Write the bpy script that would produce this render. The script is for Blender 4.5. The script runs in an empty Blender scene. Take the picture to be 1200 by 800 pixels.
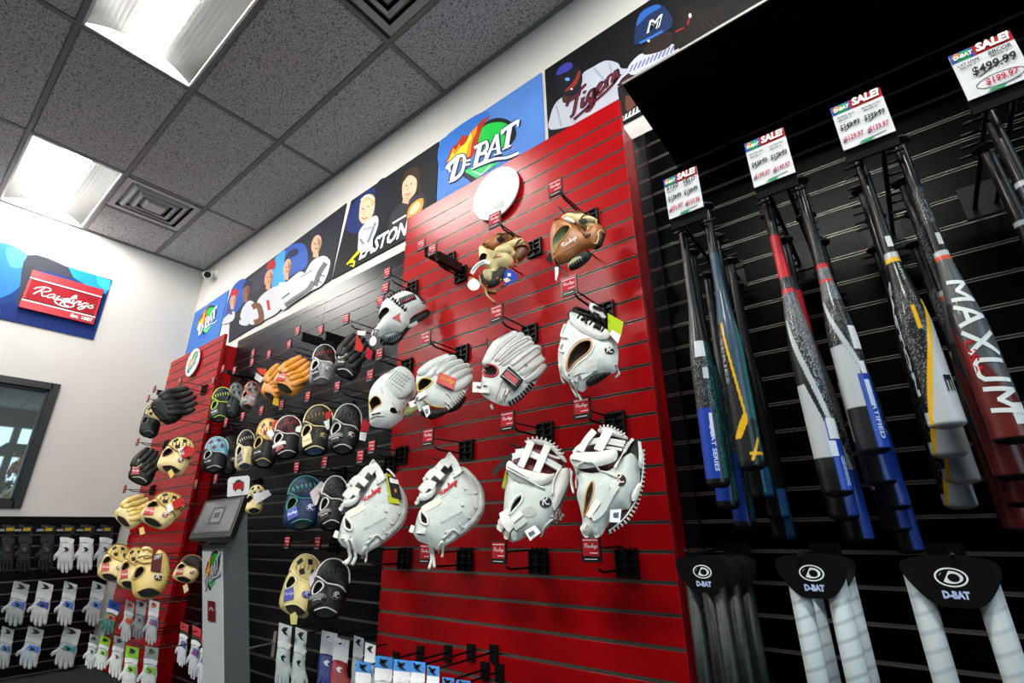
import bpy, bmesh, math, random
import numpy as np
from mathutils import Vector, Matrix
from mathutils.geometry import delaunay_2d_cdt

# ------------------------------------------------------------------ camera, world, light, exposure
SC = bpy.context.scene
COL = SC.collection
random.seed(7)
FPX = 571.15                                   # focal length in pixels of the 1200 wide frame
PITCH, YAW, ROLL = math.radians(20.943), math.radians(37.740), math.radians(-0.965)
EYE = Vector((0.0, 0.0, 1.0))
_f = Vector((-math.sin(YAW)*math.cos(PITCH), math.cos(YAW)*math.cos(PITCH), math.sin(PITCH)))
_r = Vector((math.cos(YAW), math.sin(YAW), 0)); _u = _r.cross(_f)
RGT = math.cos(ROLL)*_r + math.sin(ROLL)*_u
UPV = -math.sin(ROLL)*_r + math.cos(ROLL)*_u
FWD = _f
cd = bpy.data.cameras.new('camera'); cam = bpy.data.objects.new('camera', cd); COL.objects.link(cam)
cd.sensor_width = 36.0; cd.lens = FPX/1200*36.0; cd.clip_start = 0.02
cam.matrix_world = Matrix(((RGT.x, UPV.x, -FWD.x, EYE.x), (RGT.y, UPV.y, -FWD.y, EYE.y), (RGT.z, UPV.z, -FWD.z, EYE.z), (0, 0, 0, 1)))
SC.camera = cam
vs = SC.view_settings
SC.display_settings.display_device = 'sRGB'
vs.view_transform = 'Standard'; vs.look = 'None'; vs.gamma = 1.0; vs.use_curve_mapping = False
vs.exposure = 1.2
LAMP = 39.0                                   # emission of the ceiling light lenses
wd = bpy.data.worlds.new('sky'); SC.world = wd; wd.use_nodes = True
wd.node_tree.nodes['Background'].inputs[0].default_value = (0.62, 0.86, 1.0, 1)
wd.node_tree.nodes['Background'].inputs[1].default_value = 2.2

# ------------------------------------------------------------------ main measures (metres)
XF = -5.13          # far wall
YW = 1.54           # long wall carrying the slatwall
YR = 1.39           # front of the red panels
ZC = 3.49           # ceiling
XE, YB = 4.0, -4.4  # other walls of the room

def ray(px, py):
    return RGT*((px-600)/FPX) + UPV*(-(py-400)/FPX) + FWD
def at(px, py, Y):
    d = ray(px, py); return EYE + d*(Y/d.y)
def atx(px, py, X):
    d = ray(px, py); return EYE + d*(X/d.x)

# ------------------------------------------------------------------ materials
def lin(h):
    h = h.lstrip('#'); out = []
    for i in (0, 2, 4):
        c = int(h[i:i+2], 16)/255
        out.append(c/12.92 if c <= .04045 else ((c+.055)/1.055)**2.4)
    return tuple(out)
_mats = {}
def mat(key, hexc, rough=.5, metal=0., spec=.5, coat=0., noise=0., nscale=40., bump=0., bscale=200., emit=0.):
    if key in _mats: return _mats[key]
    m = bpy.data.materials.new(key); m.use_nodes = True
    nt = m.node_tree; b = nt.nodes['Principled BSDF']
    c = lin(hexc)
    b.inputs['Base Color'].default_value = (*c, 1)
    b.inputs['Roughness'].default_value = rough; b.inputs['Metallic'].default_value = metal
    b.inputs['Specular IOR Level'].default_value = spec
    b.inputs['Coat Weight'].default_value = coat; b.inputs['Coat Roughness'].default_value = .08
    if emit:
        b.inputs['Emission Color'].default_value = (*c, 1); b.inputs['Emission Strength'].default_value = emit
    tc = None
    if noise or bump:
        tc = nt.nodes.new('ShaderNodeTexCoord')
    if noise:
        n = nt.nodes.new('ShaderNodeTexNoise'); n.inputs['Scale'].default_value = nscale; n.inputs['Detail'].default_value = 4
        nt.links.new(tc.outputs['Object'], n.inputs['Vector'])
        r = nt.nodes.new('ShaderNodeValToRGB')
        r.color_ramp.elements[0].position = .3; r.color_ramp.elements[1].position = .7
        r.color_ramp.elements[0].color = (*[max(0, x*(1-noise)) for x in c], 1)
        r.color_ramp.elements[1].color = (*[min(1, x*(1+noise*.6)) for x in c], 1)
        nt.links.new(n.outputs['Fac'], r.inputs['Fac']); nt.links.new(r.outputs['Color'], b.inputs['Base Color'])
    if bump:
        n = nt.nodes.new('ShaderNodeTexNoise'); n.inputs['Scale'].default_value = bscale; n.inputs['Detail'].default_value = 3
        nt.links.new(tc.outputs['Object'], n.inputs['Vector'])
        bp = nt.nodes.new('ShaderNodeBump'); bp.inputs['Strength'].default_value = bump; bp.inputs['Distance'].default_value = .004
        nt.links.new(n.outputs['Fac'], bp.inputs['Height']); nt.links.new(bp.outputs['Normal'], b.inputs['Normal'])
    _mats[key] = m
    return m
def flat(hexc, rough=.6, spec=.12):
    return mat('print_'+hexc.lstrip('#')+('_%d' % (rough*100)), hexc, rough, spec=spec)
def leather(hexc, rough=.42):
    dark = sum(lin(hexc)) < .12
    return mat('leather_'+hexc.lstrip('#'), hexc, .55 if dark else rough, spec=.22 if dark else .45, noise=.10, nscale=28, bump=.25, bscale=260)

M_WALL = mat('wall_paint', '#c9c7c2', .75, spec=.2, noise=.03, nscale=3, bump=.06, bscale=120)
M_RED = mat('red_laminate', '#9a060c', .27, spec=.17, noise=.05, nscale=4)
M_REDSIDE = mat('dark_red_laminate', '#6d0d14', .4)
M_DARK = mat('canopy_shade_laminate', '#010101', .25, spec=.06)  # slatwall under the canopy, its shade put into the base colour
M_NAVY = mat('navy_black_laminate', '#04050b', .30, spec=.22, noise=.15, nscale=5)
M_ALU = mat('aluminium_groove', '#8f8a84', .34, metal=.8, noise=.12, nscale=9)
M_BLACK = mat('black_plastic', '#050506', .4, spec=.25)
M_BLKMETAL = mat('black_metal', '#050506', .4, spec=.25)
M_MATTE = mat('matte_black_board', '#050506', .8, spec=.1)
M_WHITE = mat('white_plastic', '#e6e6e4', .45)
M_CARDW = flat('#e4e4e2')
M_CARDR = flat('#b01522')
M_GREYP = mat('grey_plastic', '#58585a', .4)
M_CARPET = mat('carpet', '#2b2c2e', .95, spec=.05, noise=.35, nscale=90, bump=.6, bscale=300)
def tile_material():
    m = mat('ceiling_tile', '#b4b4b2', .9, spec=.1)
    nt = m.node_tree; b = nt.nodes['Principled BSDF']
    tc = nt.nodes.new('ShaderNodeTexCoord'); n = nt.nodes.new('ShaderNodeTexNoise')
    n.inputs['Scale'].default_value = 125; n.inputs['Detail'].default_value = 2.5; n.inputs['Distortion'].default_value = .8
    nt.links.new(tc.outputs['Object'], n.inputs['Vector'])
    r = nt.nodes.new('ShaderNodeValToRGB'); e = r.color_ramp.elements
    e[0].position = .36; e[0].color = (.09, .09, .09, 1); e[1].position = .51; e[1].color = (.54, .54, .535, 1)
    nt.links.new(n.outputs['Fac'], r.inputs['Fac']); nt.links.new(r.outputs['Color'], b.inputs['Base Color'])
    bp = nt.nodes.new('ShaderNodeBump'); bp.inputs['Strength'].default_value = .6; bp.inputs['Distance'].default_value = .003
    nt.links.new(n.outputs['Fac'], bp.inputs['Height']); nt.links.new(bp.outputs['Normal'], b.inputs['Normal'])
    return m
M_TILE = tile_material()
def vcol_material(key, rough, coat, bump=0.):
    m = mat(key, '#888888', rough, coat=coat, bump=bump, bscale=70)
    nt = m.node_tree; a = nt.nodes.new('ShaderNodeVertexColor'); a.layer_name = 'Col'
    nt.links.new(a.outputs['Color'], nt.nodes['Principled BSDF'].inputs['Base Color'])
    return m
M_BAT = vcol_material('bat_paint', .38, .18, .15); M_BAT.node_tree.nodes['Principled BSDF'].inputs['Specular IOR Level'].default_value = .25

# ------------------------------------------------------------------ mesh helpers
class MB:
    """collects shapes; build() links them as one mesh object"""
    def __init__(s): s.v = []; s.f = []; s.m = []; s.sm = []
    def add(s, vs_, fs_, mi=0, smooth=False):
        o = len(s.v); s.v.extend([tuple(p) for p in vs_])
        for f in fs_:
            s.f.append([i+o for i in f]); s.m.append(mi); s.sm.append(smooth)
        return s
    def box(s, x0, x1, y0, y1, z0, z1, mi=0):
        v = [(x0,y0,z0),(x1,y0,z0),(x1,y1,z0),(x0,y1,z0),(x0,y0,z1),(x1,y0,z1),(x1,y1,z1),(x0,y1,z1)]
        return s.add(v, [(0,3,2,1),(4,5,6,7),(0,1,5,4),(1,2,6,5),(2,3,7,6),(3,0,4,7)], mi)
    def hexa(s, a, b, mi=0):
        """two quads of four points joined to a solid"""
        return s.add(list(a)+list(b), [(3,2,1,0),(4,5,6,7),(0,1,5,4),(1,2,6,5),(2,3,7,6),(3,0,4,7)], mi)
    def tube(s, pts, r, n=8, mi=0, closed=False, up=None, flat_=1.0):
        pts = [Vector(p) for p in pts]
        rr = list(r) if hasattr(r, '__len__') else [r]*len(pts)
        rings = []; N = len(pts)
        prev = None
        for i, p in enumerate(pts):
            if closed: t = pts[(i+1) % N]-pts[i-1]
            else: t = pts[min(i+1, N-1)]-pts[max(i-1, 0)]
            if t.length < 1e-9: t = Vector((0, 0, 1))
            t.normalize()
            if up is not None:
                a = t.cross(up)
                if a.length < 1e-6: a = t.orthogonal()
                a.normalize(); b = a.cross(t)
            else:
                a = t.orthogonal().normalized() if prev is None else (prev-t*prev.dot(t)).normalized()
                prev = a; b = t.cross(a)
            rings.append([p+(a*math.cos(2*math.pi*k/n)+b*flat_*math.sin(2*math.pi*k/n))*rr[i] for k in range(n)])
        vs_ = [q for g in rings for q in g]; fs_ = []
        for i in range(N if closed else N-1):
            j = (i+1) % N
            for k in range(n):
                k2 = (k+1) % n
                fs_.append((i*n+k, i*n+k2, j*n+k2, j*n+k))
        if not closed:
            fs_.append(tuple(reversed(range(n)))); fs_.append(tuple(range((N-1)*n, N*n)))
        return s.add(vs_, fs_, mi, True)
    def capsule(s, pts, r, n=10, mi=0, up=None, flat_=1.0):
        pts = [Vector(p) for p in pts]; r = list(r)
        P = []; R = []
        a = (pts[0]-pts[1]).normalized(); b = (pts[-1]-pts[-2]).normalized()
        for q in (85, 60, 30): P.append(pts[0]+a*r[0]*math.sin(math.radians(q))); R.append(r[0]*math.cos(math.radians(q)))
        P += pts; R += r
        for q in (30, 60, 85): P.append(pts[-1]+b*r[-1]*math.sin(math.radians(q))); R.append(r[-1]*math.cos(math.radians(q)))
        return s.tube(P, R, n, mi, False, up, flat_)
    def lathe(s, prof, o, ax=Vector((0, 0, 1)), n=24, mi=0):
        o = Vector(o); ax = ax.normalized(); a = ax.orthogonal().normalized(); b = ax.cross(a)
        vs_ = []; fs_ = []
        for (r, h) in prof:
            for k in range(n):
                t = 2*math.pi*k/n; vs_.append(o+ax*h+(a*math.cos(t)+b*math.sin(t))*r)
        for i in range(len(prof)-1):
            for k in range(n):
                k2 = (k+1) % n; fs_.append((i*n+k, i*n+k2, (i+1)*n+k2, (i+1)*n+k))
        s.add(vs_, fs_, mi, True); L_ = len(prof)-1
        s.add(vs_[:n], [tuple(reversed(range(n)))], mi); return s.add(vs_[L_*n:], [tuple(range(n))], mi)
    def mesh(s, name, mats, org=(0, 0, 0)):
        me = bpy.data.meshes.new(name)
        ox, oy, oz = org
        me.from_pydata([(x-ox, y-oy, z-oz) for x, y, z in s.v], [], s.f)
        for m in mats: me.materials.append(m)
        me.polygons.foreach_set('material_index', s.m); me.polygons.foreach_set('use_smooth', s.sm)
        me.update(); return me
    def build(s, name, mats, parent=None, loc=None, smooth_angle=None):
        if not isinstance(mats, (list, tuple)): mats = [mats]
        if parent is not None: org = WORLD[parent.name]
        elif loc is not None: org = Vector(loc)
        else: org = Vector((0, 0, 0))
        me = s.mesh(name, mats, org)
        o = bpy.data.objects.new(name, me); COL.objects.link(o)
        if parent is not None: o.parent = parent
        else: o.location = org
        WORLD[o.name] = Vector(org)
        return o
WORLD = {}          # world origin of every object (nothing is rotated)
def thing(name, label, cat, loc, group=None):
    o = bpy.data.objects.new(name, None); COL.objects.link(o); o.empty_display_size = .05
    o.location = loc; WORLD[o.name] = Vector(loc)
    o['label'] = label; o['category'] = cat
    if group: o['group'] = group  # random specks paint glints and sparkle into the bat colour
    return o
def tag(o, label, cat, group=None):
    o['label'] = label; o['category'] = cat
    if group: o['group'] = group
    return o
def struct(o): o['kind'] = 'structure'; return o
def share(name, me, parent, world):
    """another object on shared mesh data, placed at a world point under its parent"""
    o = bpy.data.objects.new(name, me); COL.objects.link(o); o.parent = parent
    o.location = Vector(world)-WORLD[parent.name]; WORLD[o.name] = Vector(world)
    return o

# ---- 2D helpers
def catmull(p, per=5, closed=True):
    p = np.array(p, float); n = len(p); out = []
    rng = range(n if closed else n-1)
    for i in rng:
        if closed: a, b, c, d = p[i-1], p[i], p[(i+1) % n], p[(i+2) % n]
        else: a, b, c, d = p[max(i-1, 0)], p[i], p[i+1], p[min(i+2, n-1)]
        for k in range(per):
            t = k/per
            out.append(.5*((2*b)+(-a+c)*t+(2*a-5*b+4*c-d)*t*t+(-a+3*b-3*c+d)*t**3))
    if not closed: out.append(p[-1])
    return np.array(out)
def seg_dist(P, poly, closed=True):
    P = np.asarray(P, float); A = np.asarray(poly, float)
    B = np.roll(A, -1, 0) if closed else A[1:]
    if not closed: A = A[:-1]
    d = B-A; L = (d*d).sum(1)+1e-12
    t = np.clip((((P[:, None, :]-A[None])*d[None]).sum(2))/L, 0, 1)
    q = A[None]+t[..., None]*d[None]
    return np.sqrt(((P[:, None, :]-q)**2).sum(2)).min(1)
def inside(P, poly):
    P = np.asarray(P, float); A = np.asarray(poly, float); B = np.roll(A, -1, 0)
    x, y = P[:, 0][:, None], P[:, 1][:, None]
    c = ((A[:, 1] > y) != (B[:, 1] > y))
    den = np.where(np.abs(B[:, 1]-A[:, 1]) < 1e-12, 1e-12, B[:, 1]-A[:, 1])
    xi = (B[:, 0]-A[:, 0])*(y-A[:, 1])/den+A[:, 0]
    return (c & (x < xi)).sum(1) % 2 == 1
def fill(poly, step, holes=()):
    """triangulated points inside a polygon (boundary kept); returns verts, tris"""
    poly = np.asarray(poly, float)
    lo, hi = poly.min(0), poly.max(0)
    xs = np.arange(lo[0]+step*.5, hi[0], step); ys = np.arange(lo[1]+step*.5, hi[1], step*.87)
    g = np.array([(x+(step*.5 if j % 2 else 0), y) for j, y in enumerate(ys) for x in xs]).reshape(-1, 2)
    if len(g):
        ok = inside(g, poly) & (seg_dist(g, poly) > step*.45)
        for h in holes: ok &= seg_dist(g, h) > step*.4
        g = g[ok]
    V = [Vector(p) for p in poly]; E = []; n = len(poly); E += [(i, (i+1) % n) for i in range(n)]
    for h in holes:
        b = len(V); V += [Vector(p) for p in h]; E += [(b+i, b+(i+1) % len(h)) for i in range(len(h))]
    V += [Vector(p) for p in g]
    r = delaunay_2d_cdt(V, E, [], 0, 1e-7)
    ov = np.array([tuple(p) for p in r[0]]); T = [tuple(f) for f in r[2]]
    if not T: return ov, []
    cen = np.array([ov[list(f)].mean(0) for f in T])
    keep = inside(cen, poly)
    for h in holes: keep &= ~inside(cen, h)
    return ov, [f for f, k in zip(T, keep) if k]
def ribbon(pts, w):
    """outline of a 2D stroke of width w (w may vary per point)"""
    p = np.array(pts, float); n = len(p)
    t = np.zeros_like(p); t[1:-1] = p[2:]-p[:-2]; t[0] = p[1]-p[0]; t[-1] = p[-1]-p[-2]
    t /= (np.linalg.norm(t, axis=1)[:, None]+1e-12); nn = np.stack([-t[:, 1], t[:, 0]], 1)
    ww = (np.array(w) if hasattr(w, '__len__') else np.full(n, w))[:, None]/2
    return p+nn*ww, p-nn*ww

# ---- letters: 2D triangle meshes in unit space (verts (n,2), faces)
_txt = {}
def text2d(s, shear=0., offset=0.):
    k = (s, shear, offset)
    if k in _txt: return _txt[k]
    cu = bpy.data.curves.new('lettering', 'FONT'); cu.body = s; cu.resolution_u = 2; cu.shear = shear; cu.offset = offset
    o = bpy.data.objects.new('lettering', cu); COL.objects.link(o)
    dg = bpy.context.evaluated_depsgraph_get(); me = o.evaluated_get(dg).to_mesh()
    V = np.array([(v.co.x, v.co.y) for v in me.vertices]); F = [tuple(p.vertices) for p in me.polygons]
    o.evaluated_get(dg).to_mesh_clear(); bpy.data.objects.remove(o); bpy.data.curves.remove(cu)
    V = V-V.min(0); _txt[k] = (V, F); return V, F
SCRIPT = [  # hand-drawn strokes of a baseball script word, x-height 1
 [(.2,0),(.35,.9),(.5,1.9)], [(-.3,1.1),(-.1,1.6),(.45,2.05),(1.05,1.95),(1.25,1.5),(.9,1.05),(.45,.95)], [(.6,1.),(.9,.45),(1.2,.05),(1.5,.25)],
 [(2.2,.85),(1.95,1.02),(1.62,.7),(1.65,.15),(1.95,.05),(2.2,.6),(2.28,.95),(2.27,.3),(2.45,.05),(2.65,.4)],
 [(2.65,.95),(2.65,.3),(2.85,.03),(3.1,.4),(3.15,.9),(3.15,.3),(3.35,.03),(3.6,.5),(3.62,.95),(3.85,.75)],
 [(3.75,.35),(4.15,1.3),(4.15,1.9),(3.98,1.95),(3.9,1.3),(3.95,.25),(4.1,.03),(4.35,.4)],
 [(4.38,.95),(4.38,.25),(4.52,.03),(4.75,.5)], [(4.38,1.3),(4.46,1.42)],
 [(4.8,.95),(4.8,.05)], [(4.8,.4),(5.02,.95),(5.22,.85),(5.22,.25),(5.35,.03),(5.6,.45)],
 [(6.1,.88),(5.85,1.0),(5.58,.65),(5.65,.12),(5.92,.08),(6.1,.6),(6.15,.95),(6.15,-.3),(5.92,-.8),(5.62,-.6),(5.8,-.15),(6.4,.35)],
 [(6.35,.3),(6.55,.7),(6.74,1.02),(6.66,.72),(6.95,.35),(6.75,.02),(6.42,.12)] ]
def strokes2d(strokes, w, slant=.35, per=5):
    V = []; F = []
    for st in strokes:
        p = catmull(st, per, False) if len(st) > 2 else np.array(st, float)
        p = p.copy(); p[:, 0] += p[:, 1]*slant
        a, b = ribbon(p, w); o = len(V); n = len(p)
        for x, y in zip(a, b): V += [x, y]
        for i in range(n-1): F.append((o+2*i, o+2*i+1, o+2*i+3, o+2*i+2))
    V = np.array(V); V = V-V.min(0); return V, F
SCRIPT_W = strokes2d(SCRIPT, .20)
SCRIPT_B = strokes2d(SCRIPT, .31)
SCRIPT_T = strokes2d(SCRIPT, .17)
SCRIPT_LO = strokes2d(SCRIPT, .22, per=2)
RMARK = strokes2d([[(.35,.3),(.5,1.),(.7,1.6)], [(.2,1.2),(.5,1.75),(1.1,1.75),(1.2,1.3),(.6,1.)], [(.7,1.),(1.,.4),(1.5,.35)]], .22, .15)
TIGERS = [[(-.2,1.5),(.1,1.9),(.8,2.0),(1.4,2.1)], [(.75,2.),(.6,1.),(.45,.1),(.15,.05)], [(1.2,1.),(1.15,.2),(1.35,.05),(1.6,.4)], [(1.25,1.35),(1.35,1.5)],
 [(2.1,.9),(1.8,1.),(1.6,.6),(1.75,.1),(2.05,.4),(2.15,.95),(2.1,-.4),(1.8,-.8),(1.6,-.5),(2.3,.3)],
 [(2.3,.3),(2.65,.8),(2.55,1.0),(2.35,.7),(2.4,.1),(2.7,.1),(2.95,.4)], [(3.,.95),(3.1,.05)], [(3.05,.5),(3.2,.95),(3.5,.9)], [(3.5,.2),(3.75,.98),(3.9,.5),(3.8,.05),(3.5,.1)],
 [(.5,-.5),(1.6,-.4),(3.2,-.25),(4.1,.3)]]

class Frame:
    """a plane standing in the scene at a real place; crop pixels (ox, oy, scale) map onto it"""
    def __init__(s, cx, cy, Y, crop=(0, 0, 1), n=None, X=None):
        s.ox, s.oy, s.s = crop
        px, py = s.ox+cx/s.s, s.oy+cy/s.s
        s.O = atx(px, py, X) if X is not None else at(px, py, Y)
        s.n = (EYE-s.O).normalized() if n is None else Vector(n).normalized()
        s.e2 = (Vector((0, 0, 1))-s.n*s.n.z).normalized(); s.e1 = s.e2.cross(s.n)
        a = s.uv([(cx, cy), (cx+1, cy), (cx, cy+1)])
        s.k = .5*(np.linalg.norm(a[1]-a[0])+np.linalg.norm(a[2]-a[0]))       # metres per crop pixel
    def uv(s, pts):
        out = []
        for x, y in pts:
            d = ray(s.ox+x/s.s, s.oy+y/s.s); t = (s.O-EYE).dot(s.n)/d.dot(s.n); q = EYE+d*t-s.O
            out.append((q.dot(s.e1), q.dot(s.e2)))
        return np.array(out)
    def W(s, u, v, h=0.):
        return s.O+s.e1*float(u)+s.e2*float(v)+s.n*float(h)
def prism(mb, fr, uvp, h0, h1, mi=0, step=None):
    """flat plate with an outline, from height h0 to h1 over a frame's plane"""
    uvp = np.asarray(uvp); ext = (uvp.max(0)-uvp.min(0)).max()
    V, T = fill(uvp, step or ext*3)
    n = len(uvp)
    mb.add([fr.W(u, v, h1) for u, v in V], T, mi)
    area = sum(uvp[i][0]*uvp[(i+1) % n][1]-uvp[(i+1) % n][0]*uvp[i][1] for i in range(n))
    ring = [fr.W(u, v, h1) for u, v in uvp]+[fr.W(u, v, h0) for u, v in uvp]
    fs_ = [(i, i+n, (i+1) % n+n, (i+1) % n) for i in range(n)]
    if area < 0: fs_ = [tuple(reversed(f)) for f in fs_]
    mb.add(ring, fs_, mi); return mb
def letters(mb, fr, V, F, p0, width, h, mi=0, ang=0., yscale=1., surf=None):
    """2D letters laid on the frame: p0 = lower left in (u,v), width in metres"""
    sc = width/max(V[:, 0].max(), 1e-6); c, sn = math.cos(ang), math.sin(ang)
    X = V[:, 0]*sc; Yv = V[:, 1]*sc*yscale
    U = p0[0]+X*c-Yv*sn; Vv = p0[1]+X*sn+Yv*c
    H = (surf(np.stack([U, Vv], 1))+h) if surf is not None else np.full(len(U), h)
    return mb.add([fr.W(a, b, q) for a, b, q in zip(U, Vv, H)], F, mi)

# ================================================================== THE ROOM
def wall(name, x0, x1, y0, y1, z0, z1, m=None):
    return struct(MB().box(x0, x1, y0, y1, z0, z1).build(name, m or M_WALL))
wall('wall_long', XF-.1, 1.35, YW, YW+.12, 0, ZC+.2)
M_UNSEEN = mat('unseen_wall_dark', '#17181d', .5, spec=.3, noise=.2, nscale=3)  # dark finish added to unseen walls to cut bounced light
wall('wall_alcove', 1.35, XE+.1, 2.5, 2.62, 0, ZC+.2, M_UNSEEN)
wall('wall_return', 1.25, 1.35, YW+.12, 2.62, 0, ZC+.2)
wall('wall_back', XF-.1, XE+.1, YB-.12, YB, 0, ZC+.2, M_UNSEEN)
struct(MB().box(XF-.1, XE+.1, YB-.1, 2.6, -.05, .10).build('floor', M_CARPET))
# far wall with its window opening
WY0, WY1, WZ0, WZ1 = -.75, .70, 1.245, 2.07
mb = MB()
mb.box(XF-.1, XF, YB, WY0, 0, ZC+.2).box(XF-.1, XF, WY1, YW, 0, ZC+.2)
mb.box(XF-.1, XF, WY0, WY1, 0, WZ0).box(XF-.1, XF, WY0, WY1, WZ1, ZC+.2)
struct(mb.build('wall_far', M_WALL))
M_FRAME = mat('black_window_frame', '#060606', .4)
win = struct(MB().box(XF-.1, XF-.09, WY0, WY1, WZ0, WZ1).build('window_1', mat('dim_room_board', '#6d7370', .8)))
fr_ = MB(); w_ = .052
fr_.box(XF-.09, XF+.02, WY1-.008, WY1+w_-.008, WZ0-w_, WZ1+w_); fr_.box(XF-.09, XF+.02, WY0-w_, WY0, WZ0-w_, WZ1+w_)
fr_.box(XF-.09, XF+.02, WY0, WY1, WZ1, WZ1+w_); fr_.box(XF-.09, XF+.02, WY0, WY1, WZ0-w_, WZ0)
fr_.build('window_frame', M_FRAME, win)
fi = MB(); w_ = .014
fi.box(XF-.09, XF-.012, WY1-w_-.008, WY1-.008, WZ0, WZ1).box(XF-.09, XF-.012, WY0, WY1, WZ1-w_, WZ1).box(XF-.09, XF-.012, WY0, WY1, WZ0, WZ0+w_)
fi.build('glazing_bead', M_FRAME, win)
MB().box(XF-.05, XF-.044, WY0, WY1, WZ0, WZ1).build('pane', mat('mirror_glass_pane', '#8d9694', .02, metal=.75, spec=.8), win)
# front wall with the shop windows that the pane mirrors
mb = MB(); X0, X1 = XE, XE+.1
SY = [(-3.6, -2.0), (-1.7, -.1), (.95, 1.62), (1.68, 2.35)]; SZ0, SZ1 = 1.15, 3.15
mb.box(X0, X1, YB, 2.5, 0, SZ0).box(X0, X1, YB, 2.5, SZ1, ZC+.2)
prev = YB
for a, b in SY: mb.box(X0, X1, prev, a, SZ0, SZ1); prev = b
mb.box(X0, X1, prev, 2.5, SZ0, SZ1)
struct(mb.build('wall_front', M_UNSEEN))
for i, (a, b) in enumerate(SY):
    g = MB(); t = .03
    g.box(X0, X1, a, a+t, SZ0, SZ1).box(X0, X1, b-t, b, SZ0, SZ1).box(X0, X1, a+t, b-t, SZ0, SZ0+t).box(X0, X1, a+t, b-t, SZ1-t, SZ1)
    struct(g.build('window_%d' % (i+2), M_FRAME))

# ---- ceiling: tiles in a grid, lights, vents
deck = struct(MB().box(XF-.1, XE+.1, YB-.1, 2.6, ZC+.14, ZC+.2).build('ceiling', mat('ceiling_deck', '#555555', .9)))
CX = [XF, -4.015, -2.845, -1.675, -.505, .665, 1.835, 3.005, XE]
CY = [2.5, 2.05, YW, 1.107, .567, .03]
while CY[-1] > YB+.54: CY.append(CY[-1]-.54)
CY.append(YB)
LIT = {(0, 4), (2, 4), (4, 4), (6, 4), (0, 8), (2, 8), (4, 8)}
tiles = {}
def tile(x0, x1, y0, y1):
    k = (round(x1-x0, 3), round(y1-y0, 3)); g = .012
    if k not in tiles:
        b = MB(); hx, hy = (x1-x0)/2-g, (y1-y0)/2-g; e = .009
        lo = [(-hx+e, -hy+e, -.002), (hx-e, -hy+e, -.002), (hx-e, hy-e, -.002), (-hx+e, hy-e, -.002)]
        up = [(-hx, -hy, .006), (hx, -hy, .006), (hx, hy, .006), (-hx, hy, .006)]
        tp = [(-hx, -hy, .02), (hx, -hy, .02), (hx, hy, .02), (-hx, hy, .02)]
        b.hexa(lo, up); b.hexa(up, tp); tiles[k] = b.mesh('ceiling_tile', [M_TILE])
    share('ceiling_tile', tiles[k], deck, ((x0+x1)/2, (y0+y1)/2, ZC))
for i in range(len(CX)-1):
    for j in range(len(CY)-1):
        y1, y0 = CY[j], CY[j+1]; x0, x1 = CX[i], CX[i+1]
        if (i, j) in LIT: continue
        if y0 >= YW-.01 and x1 < 1.3: continue
        if (i, j) == (0, 3): tile(x0, -4.585, y0, y1); continue
        if (i, j) == (3, 3): tile(-1.09, x1, y0, y1); continue
        tile(x0, x1, y0, y1)
M_TEE = mat('ceiling_grid_paint', '#757574', .6)
for x in CX[1:-1]: MB().box(x-.012, x+.012, YB, YW, ZC-.004, ZC+.03).build('grid_bar', M_TEE, deck)
for y in CY[2:-1]: MB().box(XF, XE, y-.012, y+.012, ZC-.0035, ZC+.03).build('grid_bar', M_TEE, deck)
for x in (-4.585, -1.09): MB().box(x-.012, x+.012, .567, 1.107, ZC-.004, ZC+.03).build('grid_bar', M_TEE, deck)
MB().box(XF, 1.35, YW-.022, YW, ZC-.012, ZC+.01).build('wall_angle', M_TEE, deck)
MB().box(XF, XF+.022, YB, YW, ZC-.012, ZC+.01).build('wall_angle', M_TEE, deck)
M_LENS = mat('lit_lens', '#fffdf8', .5, emit=LAMP)
M_REFL = mat('lamp_reflector_satin', '#1b1b1b', .42, metal=.5)
def troffer(i, j, label):
    x0, x1 = CX[i]+.013, CX[i+1]-.013; y0, y1 = CY[j+1]+.013, CY[j]-.013; yc = (y0+y1)/2; W = (y1-y0)/2
    t = thing('ceiling_light', label, 'ceiling light', ((x0+x1)/2, yc, ZC), 'lit ceiling lights')
    f = MB(); e = .012
    f.box(x0, x1, y0, y0+e, ZC-.004, ZC+.05).box(x0, x1, y1-e, y1, ZC-.004, ZC+.05)
    f.box(x0, x0+e, y0, y1, ZC-.004, ZC+.09).box(x1-e, x1, y0, y1, ZC-.004, ZC+.09)
    f.box(x0, x1, y0, y1, ZC+.10, ZC+.11)
    f.build('frame', M_WHITE, t)
    for s in (-1, 1):
        r = MB(); n = 8; P = []
        for k in range(n+1):
            a = k/n; yy = yc+s*(W*.985-(W*.985-W*.30)*a); zz = ZC+.004+.075*math.sin(a*math.pi/2)
            P.append((yy, zz))
        for k in range(n):
            (ya, za), (yb, zb) = P[k], P[k+1]
            q = [(x0+e, ya, za), (x1-e, ya, za), (x1-e, yb, zb), (x0+e, yb, zb)]
            r.add(q, [(0, 1, 2, 3)] if s > 0 else [(3, 2, 1, 0)], 0, True)
        r.build('reflector', M_REFL, t)
    l = MB(); n = 6; w = W*.31
    P = [(yc+w*math.cos(math.pi*k/n), ZC+.058-.056*math.sin(math.pi*k/n)) for k in range(n+1)]
    v = [(x0+e+.002, y, z) for y, z in P]+[(x1-e-.002, y, z) for y, z in P]
    l.add(v, [(k, k+1, k+n+2, k+n+1) for k in range(n)], 0, True)
    l.build('lens', M_LENS, t)
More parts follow.
